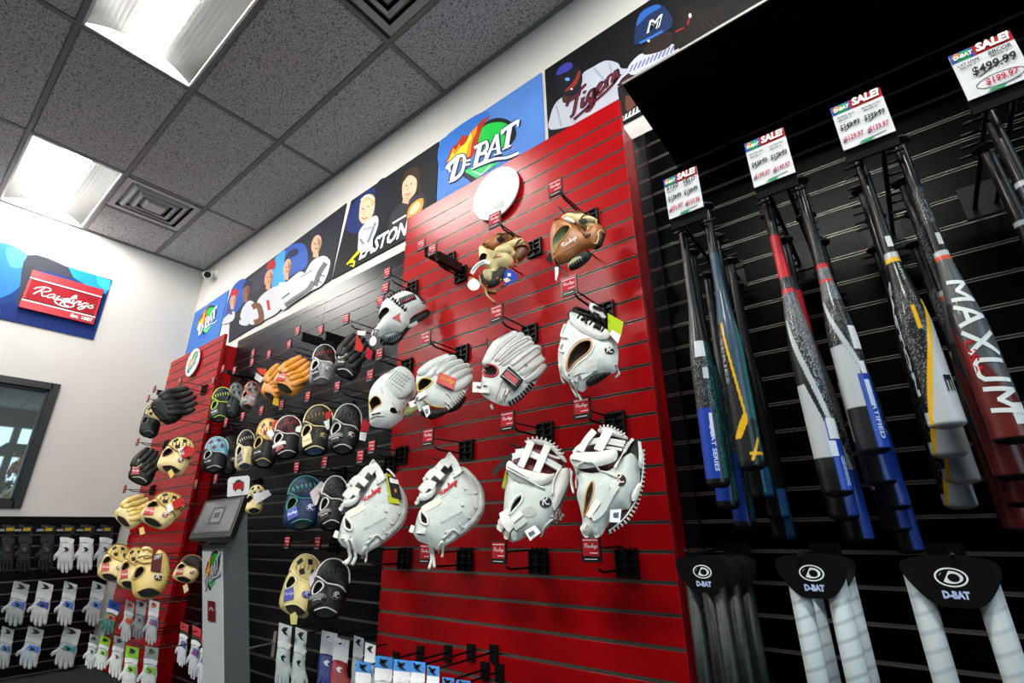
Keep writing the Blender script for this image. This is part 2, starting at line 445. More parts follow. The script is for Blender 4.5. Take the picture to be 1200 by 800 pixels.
LL = {(0, 4): 'bright ceiling light touching the far white wall beside the air vent', (2, 4): 'large bright ceiling light nearest the camera at upper left', (4, 4): 'ceiling light just outside the picture above the bats', (6, 4): 'ceiling light outside the picture far to the right', (0, 8): 'rear ceiling light outside the picture by the far wall', (2, 8): 'rear ceiling light outside the picture behind the kiosk side', (4, 8): 'rear ceiling light outside the picture behind the camera'}
for ij in sorted(LIT): troffer(*ij, LL.get(ij, 'lit ceiling light outside the picture above the shop floor'))
M_VENT = mat('vent_painted_steel', '#a9a9a6', .5)
def vent(x0, x1, y0, y1, label):
    xc, yc = (x0+x1)/2, (y0+y1)/2
    t = thing('air_vent', label, 'vent', (xc, yc, ZC), None)
    def ring(a, b, za, zb, nm):
        m = MB(); A = [(xc-a, yc-a, za), (xc+a, yc-a, za), (xc+a, yc+a, za), (xc-a, yc+a, za)]
        B = [(xc-b, yc-b, zb), (xc+b, yc-b, zb), (xc+b, yc+b, zb), (xc-b, yc+b, zb)]
        A2 = [(x, y, z+.004) for x, y, z in A]; B2 = [(x, y, z+.004) for x, y, z in B]
        m.add(A+B+A2+B2, [(i, i+4, (i+1) % 4+4, (i+1) % 4) for i in range(4)]+[(i+8, (i+1) % 4+8, (i+1) % 4+12, i+12) for i in range(4)]
              +[(i, (i+1) % 4, (i+1) % 4+8, i+8) for i in range(4)]+[(i+4, i+12, (i+1) % 4+12, (i+1) % 4+4) for i in range(4)])
        m.build(nm, M_VENT, t)
    h = min(x1-x0, y1-y0)/2-.004
    ring(h, h*.84, ZC-.004, ZC-.002, 'frame')
    ring(h*.83, h*.68, ZC+.035, ZC-.012, 'louvre'); ring(h*.68, h*.62, ZC-.012, ZC-.006, 'louvre')
    ring(h*.60, h*.46, ZC+.030, ZC-.016, 'louvre'); ring(h*.46, h*.40, ZC-.016, ZC-.010, 'louvre')
    ring(h*.38, h*.24, ZC+.025, ZC-.018, 'louvre')
    MB().box(xc-h*.24, xc+h*.24, yc-h*.24, yc+h*.24, ZC-.022, ZC-.018).build('centre_plate', M_VENT, t)
    MB().box(xc-h*.98, xc+h*.98, yc-h*.98, yc+h*.98, ZC+.06, ZC+.065).build('duct', M_BLACK, t)
vent(-4.573, -4.027, .579, 1.095, 'square louvred air vent beside the far ceiling light')
vent(-1.663, -1.102, .579, 1.095, 'square louvred air vent cut by the top edge, above the red panel')
# ---- security camera in the corner
p = at(243, 322, YW-.07)
t = thing('security_camera', 'small white bullet security camera in the ceiling corner of the far wall', 'camera', p)
MB().lathe([(.045, 0), (.045, .012), (.03, .02)], (p.x+.03, YW, p.z+.03), Vector((0, -1, 0))).build('mount', M_WHITE, t)
MB().tube([(p.x+.03, YW-.02, p.z+.03), (p.x+.02, YW-.05, p.z+.02)], .012).build('arm', M_WHITE, t)
ax_ = (EYE+Vector((-.6, 0, .6))-p).normalized()
MB().lathe([(.03, -.07), (.036, -.06), (.036, .04), (.031, .045)], p, ax_).build('housing', M_WHITE, t)
MB().lathe([(.030, .04), (.030, .048), (.02, .052)], p, ax_).build('lens', M_BLACK, t)

# ================================================================== SLATWALL
GZ = [1.009+k*.0762 for k in range(-13, 22)]
GAP = .0088
_sl = {}
def slat_mesh(length, h, m, depth=.012, axis='x'):
    k = (round(length, 3), round(h, 4), m.name, axis)
    if k not in _sl:
        b = MB(); e = .0015; L, H = length/2, h/2
        A = [(-L, 0, -H+e), (L, 0, -H+e), (L, 0, H-e), (-L, 0, H-e)]; B = [(-L, e, -H), (L, e, -H), (L, e, H), (-L, e, H)]
        C = [(-L, depth, -H), (L, depth, -H), (L, depth, H), (-L, depth, H)]
        b.hexa(A, B); b.hexa(B, C)
        if axis == 'y': b.v = [(-y, x, z) for x, y, z in b.v]
        _sl[k] = b.mesh('slat', [m])
    return _sl[k]
def rail_mesh(length, axis='x'):
    k = ('rail', round(length, 3), axis)
    if k not in _sl:
        b = MB(); L = length/2; g = GAP/2
        b.box(-L, L, .0085, .0105, -g, g).box(-L, L, .0002, .0085, -g, -g+.0012).box(-L, L, .0002, .0085, g-.0012, g)
        if axis == 'y': b.v = [(-y, x, z) for x, y, z in b.v]
        _sl[k] = b.mesh('groove_rail', [M_ALU])
    return _sl[k]
def slatwall(name, label, x0, x1, yf, zb, zt, m, back=.02, axis='x', group=None, cat='slatwall'):
    """a board of slats between z zb and zt; its front face lies in y = yf (or x = yf)"""
    L = x1-x0; xc = (x0+x1)/2
    P = (lambda a, b, c: (a, b, c)) if axis == 'x' else (lambda a, b, c: (b, a, c))
    t = thing(name, label, cat, P(xc, yf+(back if axis == 'x' else -back), zb), group)
    if axis == 'x': MB().box(x0, x1, yf+.0122, yf+back, zb, zt).build('backing', m, t)
    else: MB().box(yf-back, yf-.0122, x0, x1, zb, zt).build('backing', m, t)
    cuts = [z for z in GZ if zb+.02 < z < zt-.02]
    ed = [zb]+[c for g in cuts for c in (g-GAP/2, g+GAP/2)]+[zt]
    for i in range(0, len(ed), 2):
        share('slat', slat_mesh(L, ed[i+1]-ed[i], m, axis=axis), t, P(xc, yf, (ed[i]+ed[i+1])/2))
    for g in cuts: share('groove_rail', rail_mesh(L-.004, axis), t, P(xc, yf, g))
    return t
ZB = .11
RX0, RX1 = -1.765, -.538
redc = slatwall('display_panel', 'large bright red slatwall panel standing proud in the middle, white gloves on it', RX0, RX1, YR, ZB, 2.543, M_RED, .022, cat='display panel')
MB().box(RX0+.03, RX1-.012, YR+.023, YW-.001, ZB, 2.447).build('side_box', M_RED, redc)
MB().box(RX1, RX1+.0015, YR, YR+.022, ZB, 2.543).build('edge_trim', mat('red_edge', '#a01720', .35), redc)
LX0, LX1 = -4.93, -3.865
redl = slatwall('display_panel', 'narrow red slatwall panel by the far corner with black and tan gloves', LX0, LX1, YR, ZB, 2.432, M_RED, .022, cat='display panel')
MB().box(LX0+.03, LX1-.06, YR+.023, YW-.001, ZB, 2.365).build('side_box', M_RED, redl)
slatwall('slatwall_panel', 'dark navy slatwall panel between the kiosk and the narrow red panel', -3.925, -2.70, YW-.022, ZB, 2.425, M_NAVY, group='dark slatwall boards')
slatwall('slatwall_panel', 'dark navy slatwall panel left of the large red panel', -2.698, -1.74, YW-.022, ZB, 2.475, M_NAVY, group='dark slatwall boards')
slatwall('slatwall_panel', 'narrow strip of dark slatwall right beside the large red panel', -.549, -.502, YW-.022, ZB, 2.447, M_NAVY, group='dark slatwall boards')
slatwall('slatwall_panel', 'dark slatwall panel in canopy shade behind the hanging bats', -.50, .72, YW-.022, ZB, 2.447, M_DARK, group='dark slatwall boards')
slatwall('slatwall_panel', 'dark slatwall panel in canopy shade at the far right edge behind the bats', .722, 1.34, YW-.022, ZB, 2.447, M_DARK, group='dark slatwall boards')
far = slatwall('slatwall_panel', 'low dark slatwall on the far wall under the window holding batting gloves', -.02, 1.37, XF+.022, ZB, 1.085, M_NAVY, axis='y', group='dark slatwall boards')
slatwall('slatwall_panel', 'dark slatwall on the far wall outside the picture to the left', -1.25, -.022, XF+.022, ZB, 1.085, M_NAVY, axis='y', group='dark slatwall boards')
MB().box(XF, XF+.04, -.02, 1.37, 1.086, 1.135).build('cap_rail', M_MATTE, far)
# black canopy over the bats
p0 = at(730, 100, 1.081)
can = thing('canopy', 'wide thin black canopy board over the hanging bats', 'canopy', (0.45, YW-.002, 2.24))
MB().box(p0.x, 1.34, 1.083, YW-.023, 2.240, 2.249).build('board', M_MATTE, can)
MB().box(p0.x-.001, 1.34, 1.078, 1.083, 2.241, 2.2495).build('front_edge', mat('lit_edge_tint', '#77776f', .4), can)  # light catching the board's edge, painted as a pale strip

# ================================================================== PRINTS ON THE UPPER WALL
class Print:
    """flat printed layers on a board in a plane; each layer sits a hair above the last"""
    raw = False
    def __init__(s, fr, base): s.fr = fr; s.h = base; s.mb = MB(); s.mats = []
    def mi(s, m):
        if m not in s.mats: s.mats.append(m)
        return s.mats.index(m)
    def poly(s, pts, c, smooth=False, raw=False):
        s.h += .00007
        p = np.array(pts, float) if (raw or s.raw) else s.fr.uv(pts)
        if smooth: p = catmull(p, 4)
        V, T = fill(p, 10)
        s.mb.add([s.fr.W(a, b, s.h) for a, b in V], T, s.mi(c if not isinstance(c, str) else flat(c))); return s
    def ell(s, cx, cy, rx, ry, c, rot=0, a0=0, a1=360):
        r = math.radians(rot); pts = []
        for k in range(25):
            a = math.radians(a0+(a1-a0)*k/24) if a1-a0 < 360 else 2*math.pi*k/25
            x, y = rx*math.cos(a), ry*math.sin(a); pts.append((cx+x*math.cos(r)-y*math.sin(r), cy+x*math.sin(r)+y*math.cos(r)))
        return s.poly(pts, c)
    def line(s, pts, w, c, smooth=True):
        p = catmull(pts, 4, False) if smooth and len(pts) > 2 else np.array(pts, float)
        a, b = ribbon(p, w); s.h += .00007; n = len(p)
        ab = np.concatenate([a, b]); ab = ab if s.raw else s.fr.uv(ab)
        s.mb.add([s.fr.W(x, y, s.h) for x, y in ab], [(i, i+1, n+i+1, n+i) for i in range(n-1)], s.mi(flat(c)))
        return s
    def text(s, V, F, p0, p1, c, yscale=1., dy=0):
        s.h += .00007
        a, b = s.fr.uv([p0, p1]); d = b-a; W = np.linalg.norm(d); ang = math.atan2(d[1], d[0])
        letters(s.mb, s.fr, V, F, a, W, s.h, s.mi(flat(c) if isinstance(c, str) else c), ang, yscale); return s
    def done(s, name, parent):
        o = s.mb.build(name, s.mats, parent); s.mb = MB(); s.mats = []; return o

def banner(name, label, corners, depth, base_hex, crop):
    """a printed board fixed flat to the long wall; corners (x, z) of left/right top/bottom"""
    (xl, zt0), (xr, zt1), (xr2, zb1), (xl2, zb0) = corners
    y0, y1 = YW-depth, YW-.001
    t = thing(name, label, 'banner', ((xl+xr)/2, YW, (zb0+zb1)/2), None)
    A = [(xl2, y0, zb0), (xr2, y0, zb1), (xr, y0, zt1), (xl, y0, zt0)]; B = [(x, y1, z) for x, y, z in A]
    MB().hexa(A, B).build('board', flat(base_hex), t)
    f = Frame(0, 0, y0, crop, n=(0, -1, 0)); f.O = Vector((xl, y0, zb0))
    return t, Print(f, .0004)
# ---- the ball-club logo of the shop, drawn once in crop pixels of the middle banner
def shop_logo(pr, conv=lambda q: q, w=1.):
    P = lambda pts: [conv(q) for q in pts]
    NAVY, WHT = '#101d42', '#d2d5de'
    pr.poly(P([(450,200),(480,140),(540,90),(620,65),(700,75),(760,110),(795,170),(800,230),(770,290),(700,330),(420,330)]), '#10161c', True)
    pr.poly(P([(450,215),(480,160),(540,120),(620,105),(690,112),(735,140),(760,190),(755,240),(700,330),(440,420)]), '#14b03c', True)
    pr.poly(P([(270,590),(330,540),(620,480),(600,520),(380,670)]), '#2b3038')
    pr.poly(P([(300,560),(420,520),(640,480),(560,540),(430,632)]), '#3cbf6a')
    pr.line(P([(390,560),(470,600)]), 12*w, WHT, False); pr.line(P([(470,600),(560,510)]), 9*w, WHT, False)
    # flame
    pr.poly(P([(140,480),(180,380),(205,330),(240,315),(265,270),(300,225),(345,240),(380,190),(420,150),(480,85),(565,38),(520,90),(480,160),(450,260),(440,320),(390,430),(330,470)]), '#a02a10', False)
    pr.poly(P([(150,480),(190,400),(210,345),(235,370),(265,310),(290,345),(350,260),(395,180),(440,140),(420,220),(395,260),(380,330),(370,420),(300,470)]), '#e8861a', False)
    pr.poly(P([(165,470),(205,385),(225,420),(260,370),(290,330),(330,300),(375,200),(385,250),(350,310),(335,390),(300,440)]), '#ffd22e', False)
    def ltr(stroke, w0, sm=True):
        return (P(stroke), w0, sm)
    L = [([(150,545),(180,500),(265,425)], 34, True), ([(170,495),(180,575)], 24, False), ([(258,425),(195,655)], 38, False), ([(170,672),(235,645)], 16, False),
         ([(255,430),(305,420),(318,470),(295,570),(250,625),(200,655)], 30, True), ([(335,470),(375,460)], 20, False), ([(328,510),(370,498)], 20, False),
         ([(465,325),(415,525)], 38, False), ([(385,545),(440,520)], 16, False), ([(410,350),(500,300),(525,295),(530,350),(490,400),(450,410)], 28, True), ([(455,410),(520,400),(515,460),(480,495),(420,520)], 30, True),
         ([(620,225),(520,470)], 24, False), ([(620,225),(640,400)], 36, False), ([(500,480),(560,460)], 14, False), ([(595,415),(670,395)], 14, False), ([(560,370),(640,350)], 16, False),
         ([(745,150),(710,350)], 40, False), ([(675,365),(755,325)], 16, False), ([(670,210),(690,180),(825,95)], 32, False), ([(828,85),(815,150)], 20, False), ([(668,180),(668,225)], 18, False),
         ([(480,500),(600,455),(720,440),(830,395)], 26, True)]
    for st, w0, sm in L: pr.line(P(st), (w0+22)*w, NAVY, sm)
    for st, w0, sm in L: pr.line(P(st), w0*w, WHT, sm)
# far left shop banner
b1, q = banner('wall_banner', 'small blue banner with a flame logo at the far corner of the long wall', [(-5.10, 3.015), (-4.385, 3.03), (-4.385, 2.53), (-5.10, 2.55)], .008, '#3f6cb0', (220, 290, 6))
q.poly([(80,470),(60,640),(120,640),(210,480)], '#2d5fb8')
src = lambda p: (60+(p[0]-130)*.208, 440+(p[1]-320)*.30-(p[0]-130)*.045)
q.line([(62,650),(200,600)], 4, '#3568bd'); shop_logo(q, lambda p: (66+(p[0]-130)*.205, 505+(p[1]-330)*.34-(p[0]-130)*.02), .24); q.done('printed_logo', b1)
# players banner
b2, q = banner('wall_banner', 'long banner showing five ball players in white shirts and caps', [(-4.325, 3.02), (-2.625, 3.13), (-2.70, 2.556), (-4.15, 2.47)], .008, '#23242f', (220, 290, 6))
q.poly([(310,290),(400,220),(420,330),(330,470),(250,530)], '#2b4d96', True)
q.poly([(600,100),(690,20),(700,200),(640,290),(590,280)], '#3f9bd6', True); q.poly([(690,20),(760,-30),(830,-10),(840,120),(770,170),(690,200)], '#2f55a8', True)
q.poly([(430,220),(600,100),(560,250),(450,330)], '#33313f'); q.done('printed_background', b2)
def player(skin, cap, face, capc, shirt, extra=()):
    q.poly(shirt[0], shirt[1], True)
    cx, cy, rx, ry, rot = face
    q.line([(cx-2, cy+ry*.6), (cx-6, cy+ry*1.4)], rx*1.1, skin, False)
    q.ell(cx, cy, rx, ry, skin, rot); sk = lin(skin); dk = '#'+''.join('%02x' % int(int(skin[i:i+2], 16)*.72) for i in (1, 3, 5))
    q.poly([(cx+rx*.25, cy-ry*.7), (cx+rx*.95, cy-ry*.3), (cx+rx*.9, cy+ry*.3), (cx+rx*.3, cy+ry*.95), (cx+rx*.45, cy+ry*.1)], dk, True)
    q.poly([(cx+rx*.85, cy-ry*.35), (cx+rx*1.15, cy-ry*.2), (cx+rx*1.0, cy+ry*.15), (cx+rx*.8, cy+ry*.05)], dk, True)
    q.poly(capc, cap, True)
    q.ell(cx-rx*.35, cy-ry*.05, rx*.16, ry*.07, '#2a1d18'); q.ell(cx+rx*.35, cy-ry*.08, rx*.16, ry*.07, '#2a1d18')
    q.line([(cx-rx*.3, cy+ry*.5), (cx+rx*.35, cy+ry*.46)], ry*.10, '#6a2f26', False); q.line([(cx, cy), (cx-rx*.1, cy+ry*.25)], rx*.14, '#9a6b52', False)
    for pts, w, c in extra: q.line(pts, w, c)
    q.done('printed_player', b2)
player('#c79274', '#a3202a', (318,375,20,42,10), [(300,345),(312,300),(350,295),(352,340),(330,335)], ([(245,540),(255,500),(300,460),(330,450),(320,510)], '#b4b7bd'), [([(285,430),(310,470)], 16, '#5a3424')])
player('#7c5140', '#1a2238', (412,315,24,50,10), [(388,290),(410,240),(450,235),(455,275),(425,265)], ([(365,510),(385,430),(430,375),(470,395),(455,480),(425,545),(370,540)], '#b9bcc4'), [([(350,460),(370,510)], 20, '#3f2c22')])
player('#c98f72', '#a71e28', (572,212,28,60,14), [(555,150),(570,105),(615,90),(615,145),(580,150)], ([(440,540),(480,400),(540,320),(640,270),(680,340),(650,440),(560,500)], '#c0c2c7'), [([(455,420),(500,410),(520,500),(470,530)], 40, '#6b4632'), ([(565,370),(575,440)], 20, '#b5242c')])
player('#d3a283', '#1d2742', (702,140,25,62,12), [(680,95),(715,30),(770,10),(775,45),(720,70)], ([(640,260),(700,240),(790,170),(830,200),(800,300),(700,420),(660,430)], '#c3c5c8'), [([(665,360),(720,320)], 12, '#5b6a88')])
player('#cf9f82', '#2a2d3a', (908,-22,34,66,12), [(868,-75),(880,-128),(925,-150),(952,-122),(955,-92),(915,-88)], ([(690,430),(760,300),(830,175),(880,95),(950,60),(990,75),(1005,120),(955,255),(860,312),(760,372)], '#c3c5c9'),
       [([(690,410),(760,360),(850,300),(890,240)], 36, '#6b6d71'), ([(900,270),(930,180),(975,110)], 34, '#5f6165'), ([(700,400),(820,330)], 6, '#2b2c30'), ([(915,230),(950,250)], 6, '#2b2c30'), ([(930,190),(968,205)], 6, '#2b2c30'), ([(800,210),(880,160)], 8, '#8a8c90')])
# equipment maker banner
b3, q = banner('wall_banner', 'black banner with two women players and white slanted lettering above the dark slatwall', [(-2.565, 3.122), (-1.708, 3.132), (-1.708, 2.56), (-2.685, 2.555)], .008, '#17181c', (370, 180, 4.706))
q.poly([(200,280),(330,185),(350,330),(260,430),(170,420)], '#1c2c5c', True); q.poly([(330,185),(400,140),(390,330),(340,430)], '#1b1d26', True); q.done('printed_background', b3)
q.poly([(235,480),(240,430),(275,380),(310,350),(340,345),(345,390),(320,460),(280,530),(235,540)], '#b9bdc4', True)
q.line([(245,470),(280,500),(330,380)], 12, '#70757f'); q.line([(260,420),(330,400)], 8, '#8b9099')
q.poly([(240,340),(250,260),(290,235),(325,260),(320,320),(300,360),(265,385),(245,370)], '#e0ae92', True)
q.poly([(245,275),(265,235),(300,222),(325,240),(325,275),(310,290),(300,255),(265,258)], '#b79a68', True); q.line([(250,258),(285,232),(322,250)], 10, '#e6dfd0')
for x, y in ((262,305), (292,292)): q.ell(x, y, 6, 3.2, '#30231e', -20)
q.line([(255,352),(268,362),(285,350)], 6, '#b0504c'); q.line([(272,318),(266,338)], 4, '#bb8670'); q.done('printed_player', b3)
q.poly([(405,440),(415,340),(470,280),(520,250),(590,220),(615,280),(600,380),(520,470)], '#2c2d33', True)
q.poly([(480,240),(482,160),(520,115),(555,130),(555,200),(530,240),(500,265)], '#ddab90', True); q.line([(505,225),(495,275)], 34, '#d09c82', False)
q.poly([(478,165),(495,100),(540,75),(575,95),(575,180),(600,240),(570,210),(555,140),(515,120)], '#33241d', True)
for x, y in ((500,178), (528,166)): q.ell(x, y, 6, 3.2, '#30231e', -15)
q.line([(497,222),(510,226),(524,216)], 6, '#b0504c'); q.line([(512,185),(506,205)], 4, '#b98570')
q.poly([(505,360),(515,300),(560,255),(595,250),(585,310),(540,350)], '#c58a3f', True); q.poly([(520,330),(540,285),(570,265),(575,290),(545,330)], '#e3d29a', True)
q.line([(425,385),(500,340)], 9, '#d8d8d8', False); q.done('printed_player', b3)
q.poly([(170,610),(240,528),(242,548),(205,585),(220,592),(212,626)], '#f3e600'); q.poly([(182,604),(212,602),(205,616),(178,616)], '#171717')
V, F = text2d('EASTON', .30, .035); q.text(V, F, (238,590), (513,440), '#f0f0f0', 1.15); q.done('lettering', b3)
# shop banner in the middle
b4, q = banner('wall_banner', 'blue banner with a flame, ball field and white lettering above the red panel', [(-1.70, 3.132), (-.972, 3.136), (-.972, 2.56), (-1.70, 2.56)], .008, '#4a78bd', (505, 130, 8))
q.poly([(100,280),(505,0),(520,180),(250,420),(90,560)], '#2f69b8', True); shop_logo(q)
q.ell(778, 352, 14, 12, '#a87dbd'); q.ell(778, 352, 9, 8, '#4a78bd'); q.done('printed_logo', b4)
# dark banner with two batters
b5, q = banner('wall_banner', 'dark banner with two helmeted batters in white shirts above the canopy', [(-.95, 3.136), (.9, 3.136), (.9, 2.56), (-.95, 2.56)], .008, '#0c0d11', (630, 0, 5))
q.poly([(80,760),(75,680),(110,600),(170,560),(250,560),(260,440),(330,390),(400,355),(470,370),(490,400),(550,410),(480,480),(470,600),(300,700)], '#a9aeba', True)
q.line([(330,400),(400,480)], 16, '#8e96a6'); q.line([(250,570),(290,620)], 10, '#8a92a2'); q.line([(110,620),(140,740)], 12, '#8e96a6'); q.line([(420,370),(440,460)], 14, '#959dac')
q.poly([(150,600),(150,560),(210,540),(240,560),(190,600)], '#3a241c', True)
q.poly([(105,520),(100,430),(150,380),(210,375),(255,410),(262,480),(230,550),(170,560)], '#14151d', True); q.poly([(110,430),(140,385),(190,365),(205,390),(170,420),(120,440)], '#3a3a96', True)
q.poly([(245,410),(250,440),(225,500),(175,535),(160,530),(210,480)], '#7b2a1e', True); q.ell(175, 465, 14, 10, '#5a8bd0'); q.ell(200, 522, 7, 6, '#c6cede')
V, F = strokes2d(TIGERS, .34, .3); V2, F2 = strokes2d(TIGERS, .20, .3)
q.text(V, F, (205,735), (520,485), '#16171f', .8); q.text(V2, F2, (210,733), (512,488), '#5c1f2b', .8)
q.poly([(465,500),(540,425),(555,440),(480,510)], '#3f1a1d'); q.poly([(470,510),(520,560),(560,600),(590,640),(520,690),(490,640)], '#22191a', True)
q.poly([(520,560),(575,590),(560,630),(520,650)], '#5f3a2a', True)
q.poly([(490,690),(590,620),(610,650),(500,712)], '#c8cad0'); 
for k in range(5): q.line([(505+k*22, 700-k*13), (512+k*22, 668-k*13)], 8, '#1b1c22', False)
q.done('printed_batter', b5)
q.poly([(530,400),(600,320),(680,310),(790,260),(830,300),(760,350),(570,440)], '#b5b8c4', True)
for k in range(11): q.line([(540+k*24, 425-k*11), (560+k*24, 380-k*11)], 7, '#4a5a86', False)
q.poly([(620,320),(650,250),(720,190),(790,200),(780,270),(700,310)], '#241a17', True)
q.poly([(575,170),(600,80),(680,30),(740,40),(790,110),(780,170),(700,210),(620,250),(570,265)], '#15264a', True); q.poly([(580,150),(610,75),(690,32),(725,45),(650,90),(600,140)], '#2c5cab', True)
q.line([(600,255),(650,230),(735,185)], 14, '#2f63b4')
V, F = text2d('M', .25, .05); q.text(V, F, (640,200), (735,150), '#e8e8ec', 1.05); V, F = text2d('M', .25, .0); q.text(V, F, (652,192), (725,153), '#14182a', 1.)
q.ell(652, 243, 8, 7, '#dfe5ee')
q.poly([(800,300),(820,60),(900,20),(960,60),(1100,30),(1100,140)], '#16110f'); q.line([(810,190),(860,165)], 8, '#8c1f22', False); q.line([(880,150),(892,110)], 9, '#8c1f22', False); q.ell(895, 95, 9, 14, '#c9cacc')
for k in range(3): q.line([(940+k*30, 100), (985+k*40, 180-k*10)], 5, '#2b2523', False)
q.done('printed_batter', b5)
# ---- sign on the far wall
fs = Frame(80, 350, 0, n=(1, 0, 0), X=XF+.008)
def fpoint(px, py): v = atx(px, py, XF+.008); return (v.y, v.z)
yl, yr_, zt, zb = -.62, .855, 3.105, 2.542
sg = thing('wall_sign', 'blue board with raised red script sign on the white far wall', 'sign', (XF, .3, zb))
MB().box(XF+.001, XF+.008, yl, yr_, zb, zt).build('board', flat('#16366f'), sg)
q = Print(fs, .0004)
q.fr.ox, q.fr.oy, q.fr.s = 0, 260, 5
U = lambda pts: [tuple(x) for x in fs.uv(pts)]
q.poly([(-40,130),(160,190),(150,330),(60,420),(-40,420)], '#2d6fb4', True); q.poly([(40,150),(150,185),(140,260),(60,260)], '#4a86c4', True)
q.poly([(165,195),(390,262),(430,330),(200,290),(120,500),(60,560),(110,420)], '#33363f', True)
q.poly([(400,263),(540,306),(652,343),(640,395),(615,425),(520,380),(430,325)], '#1f86c9'); q.poly([(560,313),(652,343),(640,395),(620,400),(575,365)], '#35a7dc')
q.poly([(0,480),(60,470),(560,600),(545,690),(0,565)], '#142a66'); q.done('printed_background', sg)
pan = MB(); rim = MB()
pp = fs.uv([(190,283),(606,408),(536,608),(106,497)])
y0, y1, z0, z1 = pp[[0, 3], 0].mean(), pp[[1, 2], 0].mean(), pp[[2, 3], 1].mean(), pp[[0, 1], 1].mean()
R4 = [(y0, z0), (y1, z0), (y1, z1), (y0, z1)]
prism(pan, fs, R4, .0005, .03); po = pan.build('raised_panel', mat('sign_red', '#a8202b', .35), sg)
q.h = .0302; cw, ch = y1-y0, z1-z0
S = lambda a, b: (y0+cw*a, z0+ch*b)
q.poly([S(.03, .2), S(.97, .2), S(.97, .77), S(.03, .77)], '#8e1722', raw=True)
q.poly([S(0, .77), S(1, .77), S(1, .80), S(0, .80)], '#efe3df', raw=True); q.poly([S(0, .745), S(1, .745), S(1, .77), S(0, .77)], '#2a0d10', raw=True)
q.poly([S(0, .185), S(1, .185), S(1, .215), S(0, .215)], '#efe3df', raw=True); q.poly([S(0, .215), S(1, .215), S(1, .24), S(0, .24)], '#2a0d10', raw=True)
m = MB(); V, F = SCRIPT_T
letters(m, fs, V, F, S(.09, .29), cw*.84, .0325, 0, 0, .72)
th = [(math.cos(a), math.sin(a)) for a in np.linspace(0, 2*math.pi, 25)]
c0 = S(.53, .36); ov = [(c0[0]+a*cw*.13, c0[1]+b*ch*.085) for a, b in th]
aa, bb = ribbon(ov, .009); k0 = len(m.v)
for a, b in zip(aa, bb): m.v += [tuple(fs.W(*a, .0328)), tuple(fs.W(*b, .0328))]
for i in range(24): m.f.append((k0+2*i, k0+2*i+1, k0+2*i+3, k0+2*i+2)); m.m.append(0); m.sm.append(False)
V, F = RMARK; letters(m, fs, V, F, (c0[0]-.03, c0[1]-ch*.06), .06, .0328, 0, 0, .8)
V, F = text2d('Est. 1887', 0, .03); letters(m, fs, V, F, S(.66, .055), cw*.31, .0325)
m.build('lettering', flat('#f2eeec'), sg); q.done('printed_stripes', sg)
# ---- round discs on the red panels
def disc(label, px, py, rad, crop_logo):
    c = at(px, py, YR-.02); t = thing('round_sign', label, 'sign', c)
    MB().lathe([(rad-.002, 0), (rad, .002), (rad, .008), (rad-.002, .010)], (c.x, YR-.012, c.z), Vector((0, -1, 0)), 48).build('disc', mat('glossy_white_board', '#f0f0ee', .25, spec=.6), t)
    MB().lathe([(.012, 0), (.012, .0125)], (c.x, YR, c.z), Vector((0, -1, 0)), 12).build('spacer', M_BLACK, t)
    return t, c
d1, c1 = disc('large plain white round sign high on the large red panel', 580.5, 226.5, .129, None)
q = Print(Frame(0, 0, YR-.0225, (400, 180, 3.076), n=(0, -1, 0)), .0004)
q.poly([(537,195),(560,205),(590,190),(585,160),(560,178),(530,205)], '#b4b8b6'); q.done('printed_mark', d1)
d2, c2 = disc('white round sign with small flame logo on the narrow red panel by the corner', 225.5, 424.5, .118, None)
fr = Frame(0, 0, YR-.0225, (0, 0, 1), n=(0, -1, 0)); fr.O = Vector((c2.x, YR-.0225, c2.z)); q = Print(fr, .0004)
class _D(Print):
    raw = True
    def poly(s, pts, c, smooth=False, raw=False): return Print.poly(s, pts, c, smooth, True)
q = _D(fr, .0004); shop_logo(q, lambda p: ((p[0]-470)*.00026, -(p[1]-360)*.00029), .00026); q.done('printed_logo', d2)

# ================================================================== HOOKS WITH CARDS
M_CARDBLK = mat('card_holder_black', '#151516', .3)
def card_mesh(w, h):
    k = ('card', round(w, 3))
    if k in _sl: return _sl[k]
    b = MB(); b.box(-w/2, w/2, -.003, .003, -h/2, h/2, 0)
    b.box(-w*.43, w*.43, -.0036, -.003, -h*.26, h*.44, 1); b.box(-w*.43, w*.43, -.0036, -.003, -h*.46, -h*.30, 2)
    f = Frame(600, 400, 1.0, n=(0, -1, 0)); f.O = Vector((0, -.0036, 0)); V, F = SCRIPT_LO
    lt = MB(); letters(lt, f, V, F, (-w*.35, -h*.02), w*.72, .0004, 0, 0, .9); _sl[('script', round(w, 3))] = lt.mesh('lettering', [flat('#e9dede')])
    b.box(-w*.40, w*.40, -.0040, -.0036, h*.32, h*.36, 3); b.box(-w*.05, w*.38, -.0040, -.0036, -h*.17, -h*.13, 3)
    b.box(-w*.36, w*.30, -.0040, -.0036, -h*.40, -h*.37, 3)
    _sl[k] = b.mesh('card', [M_CARDBLK, flat('#b51f2c'), flat('#1b1b1d'), flat('#e9dede')]); return _sl[k]
def plate_mesh():
    if 'plate' in _sl: return _sl['plate']
    b = MB(); W, H = .034, .036
    for x in (-W, -.002, W-.004): b.box(x, x+.004, -.014, 0, -H, H)
    for z in (-H, -.01, .012, H-.004): b.box(-W, W, -.012, -.001, z, z+.004)
    b.box(-W, W, -.003, 0, -H, H)
    for i in range(4): b.box(-W+.006+i*.017, -W+.014+i*.017, -.004, .009, H, H+.006)
    _sl['plate'] = b.mesh('wall_plate', [M_BLKMETAL]); return _sl['plate']
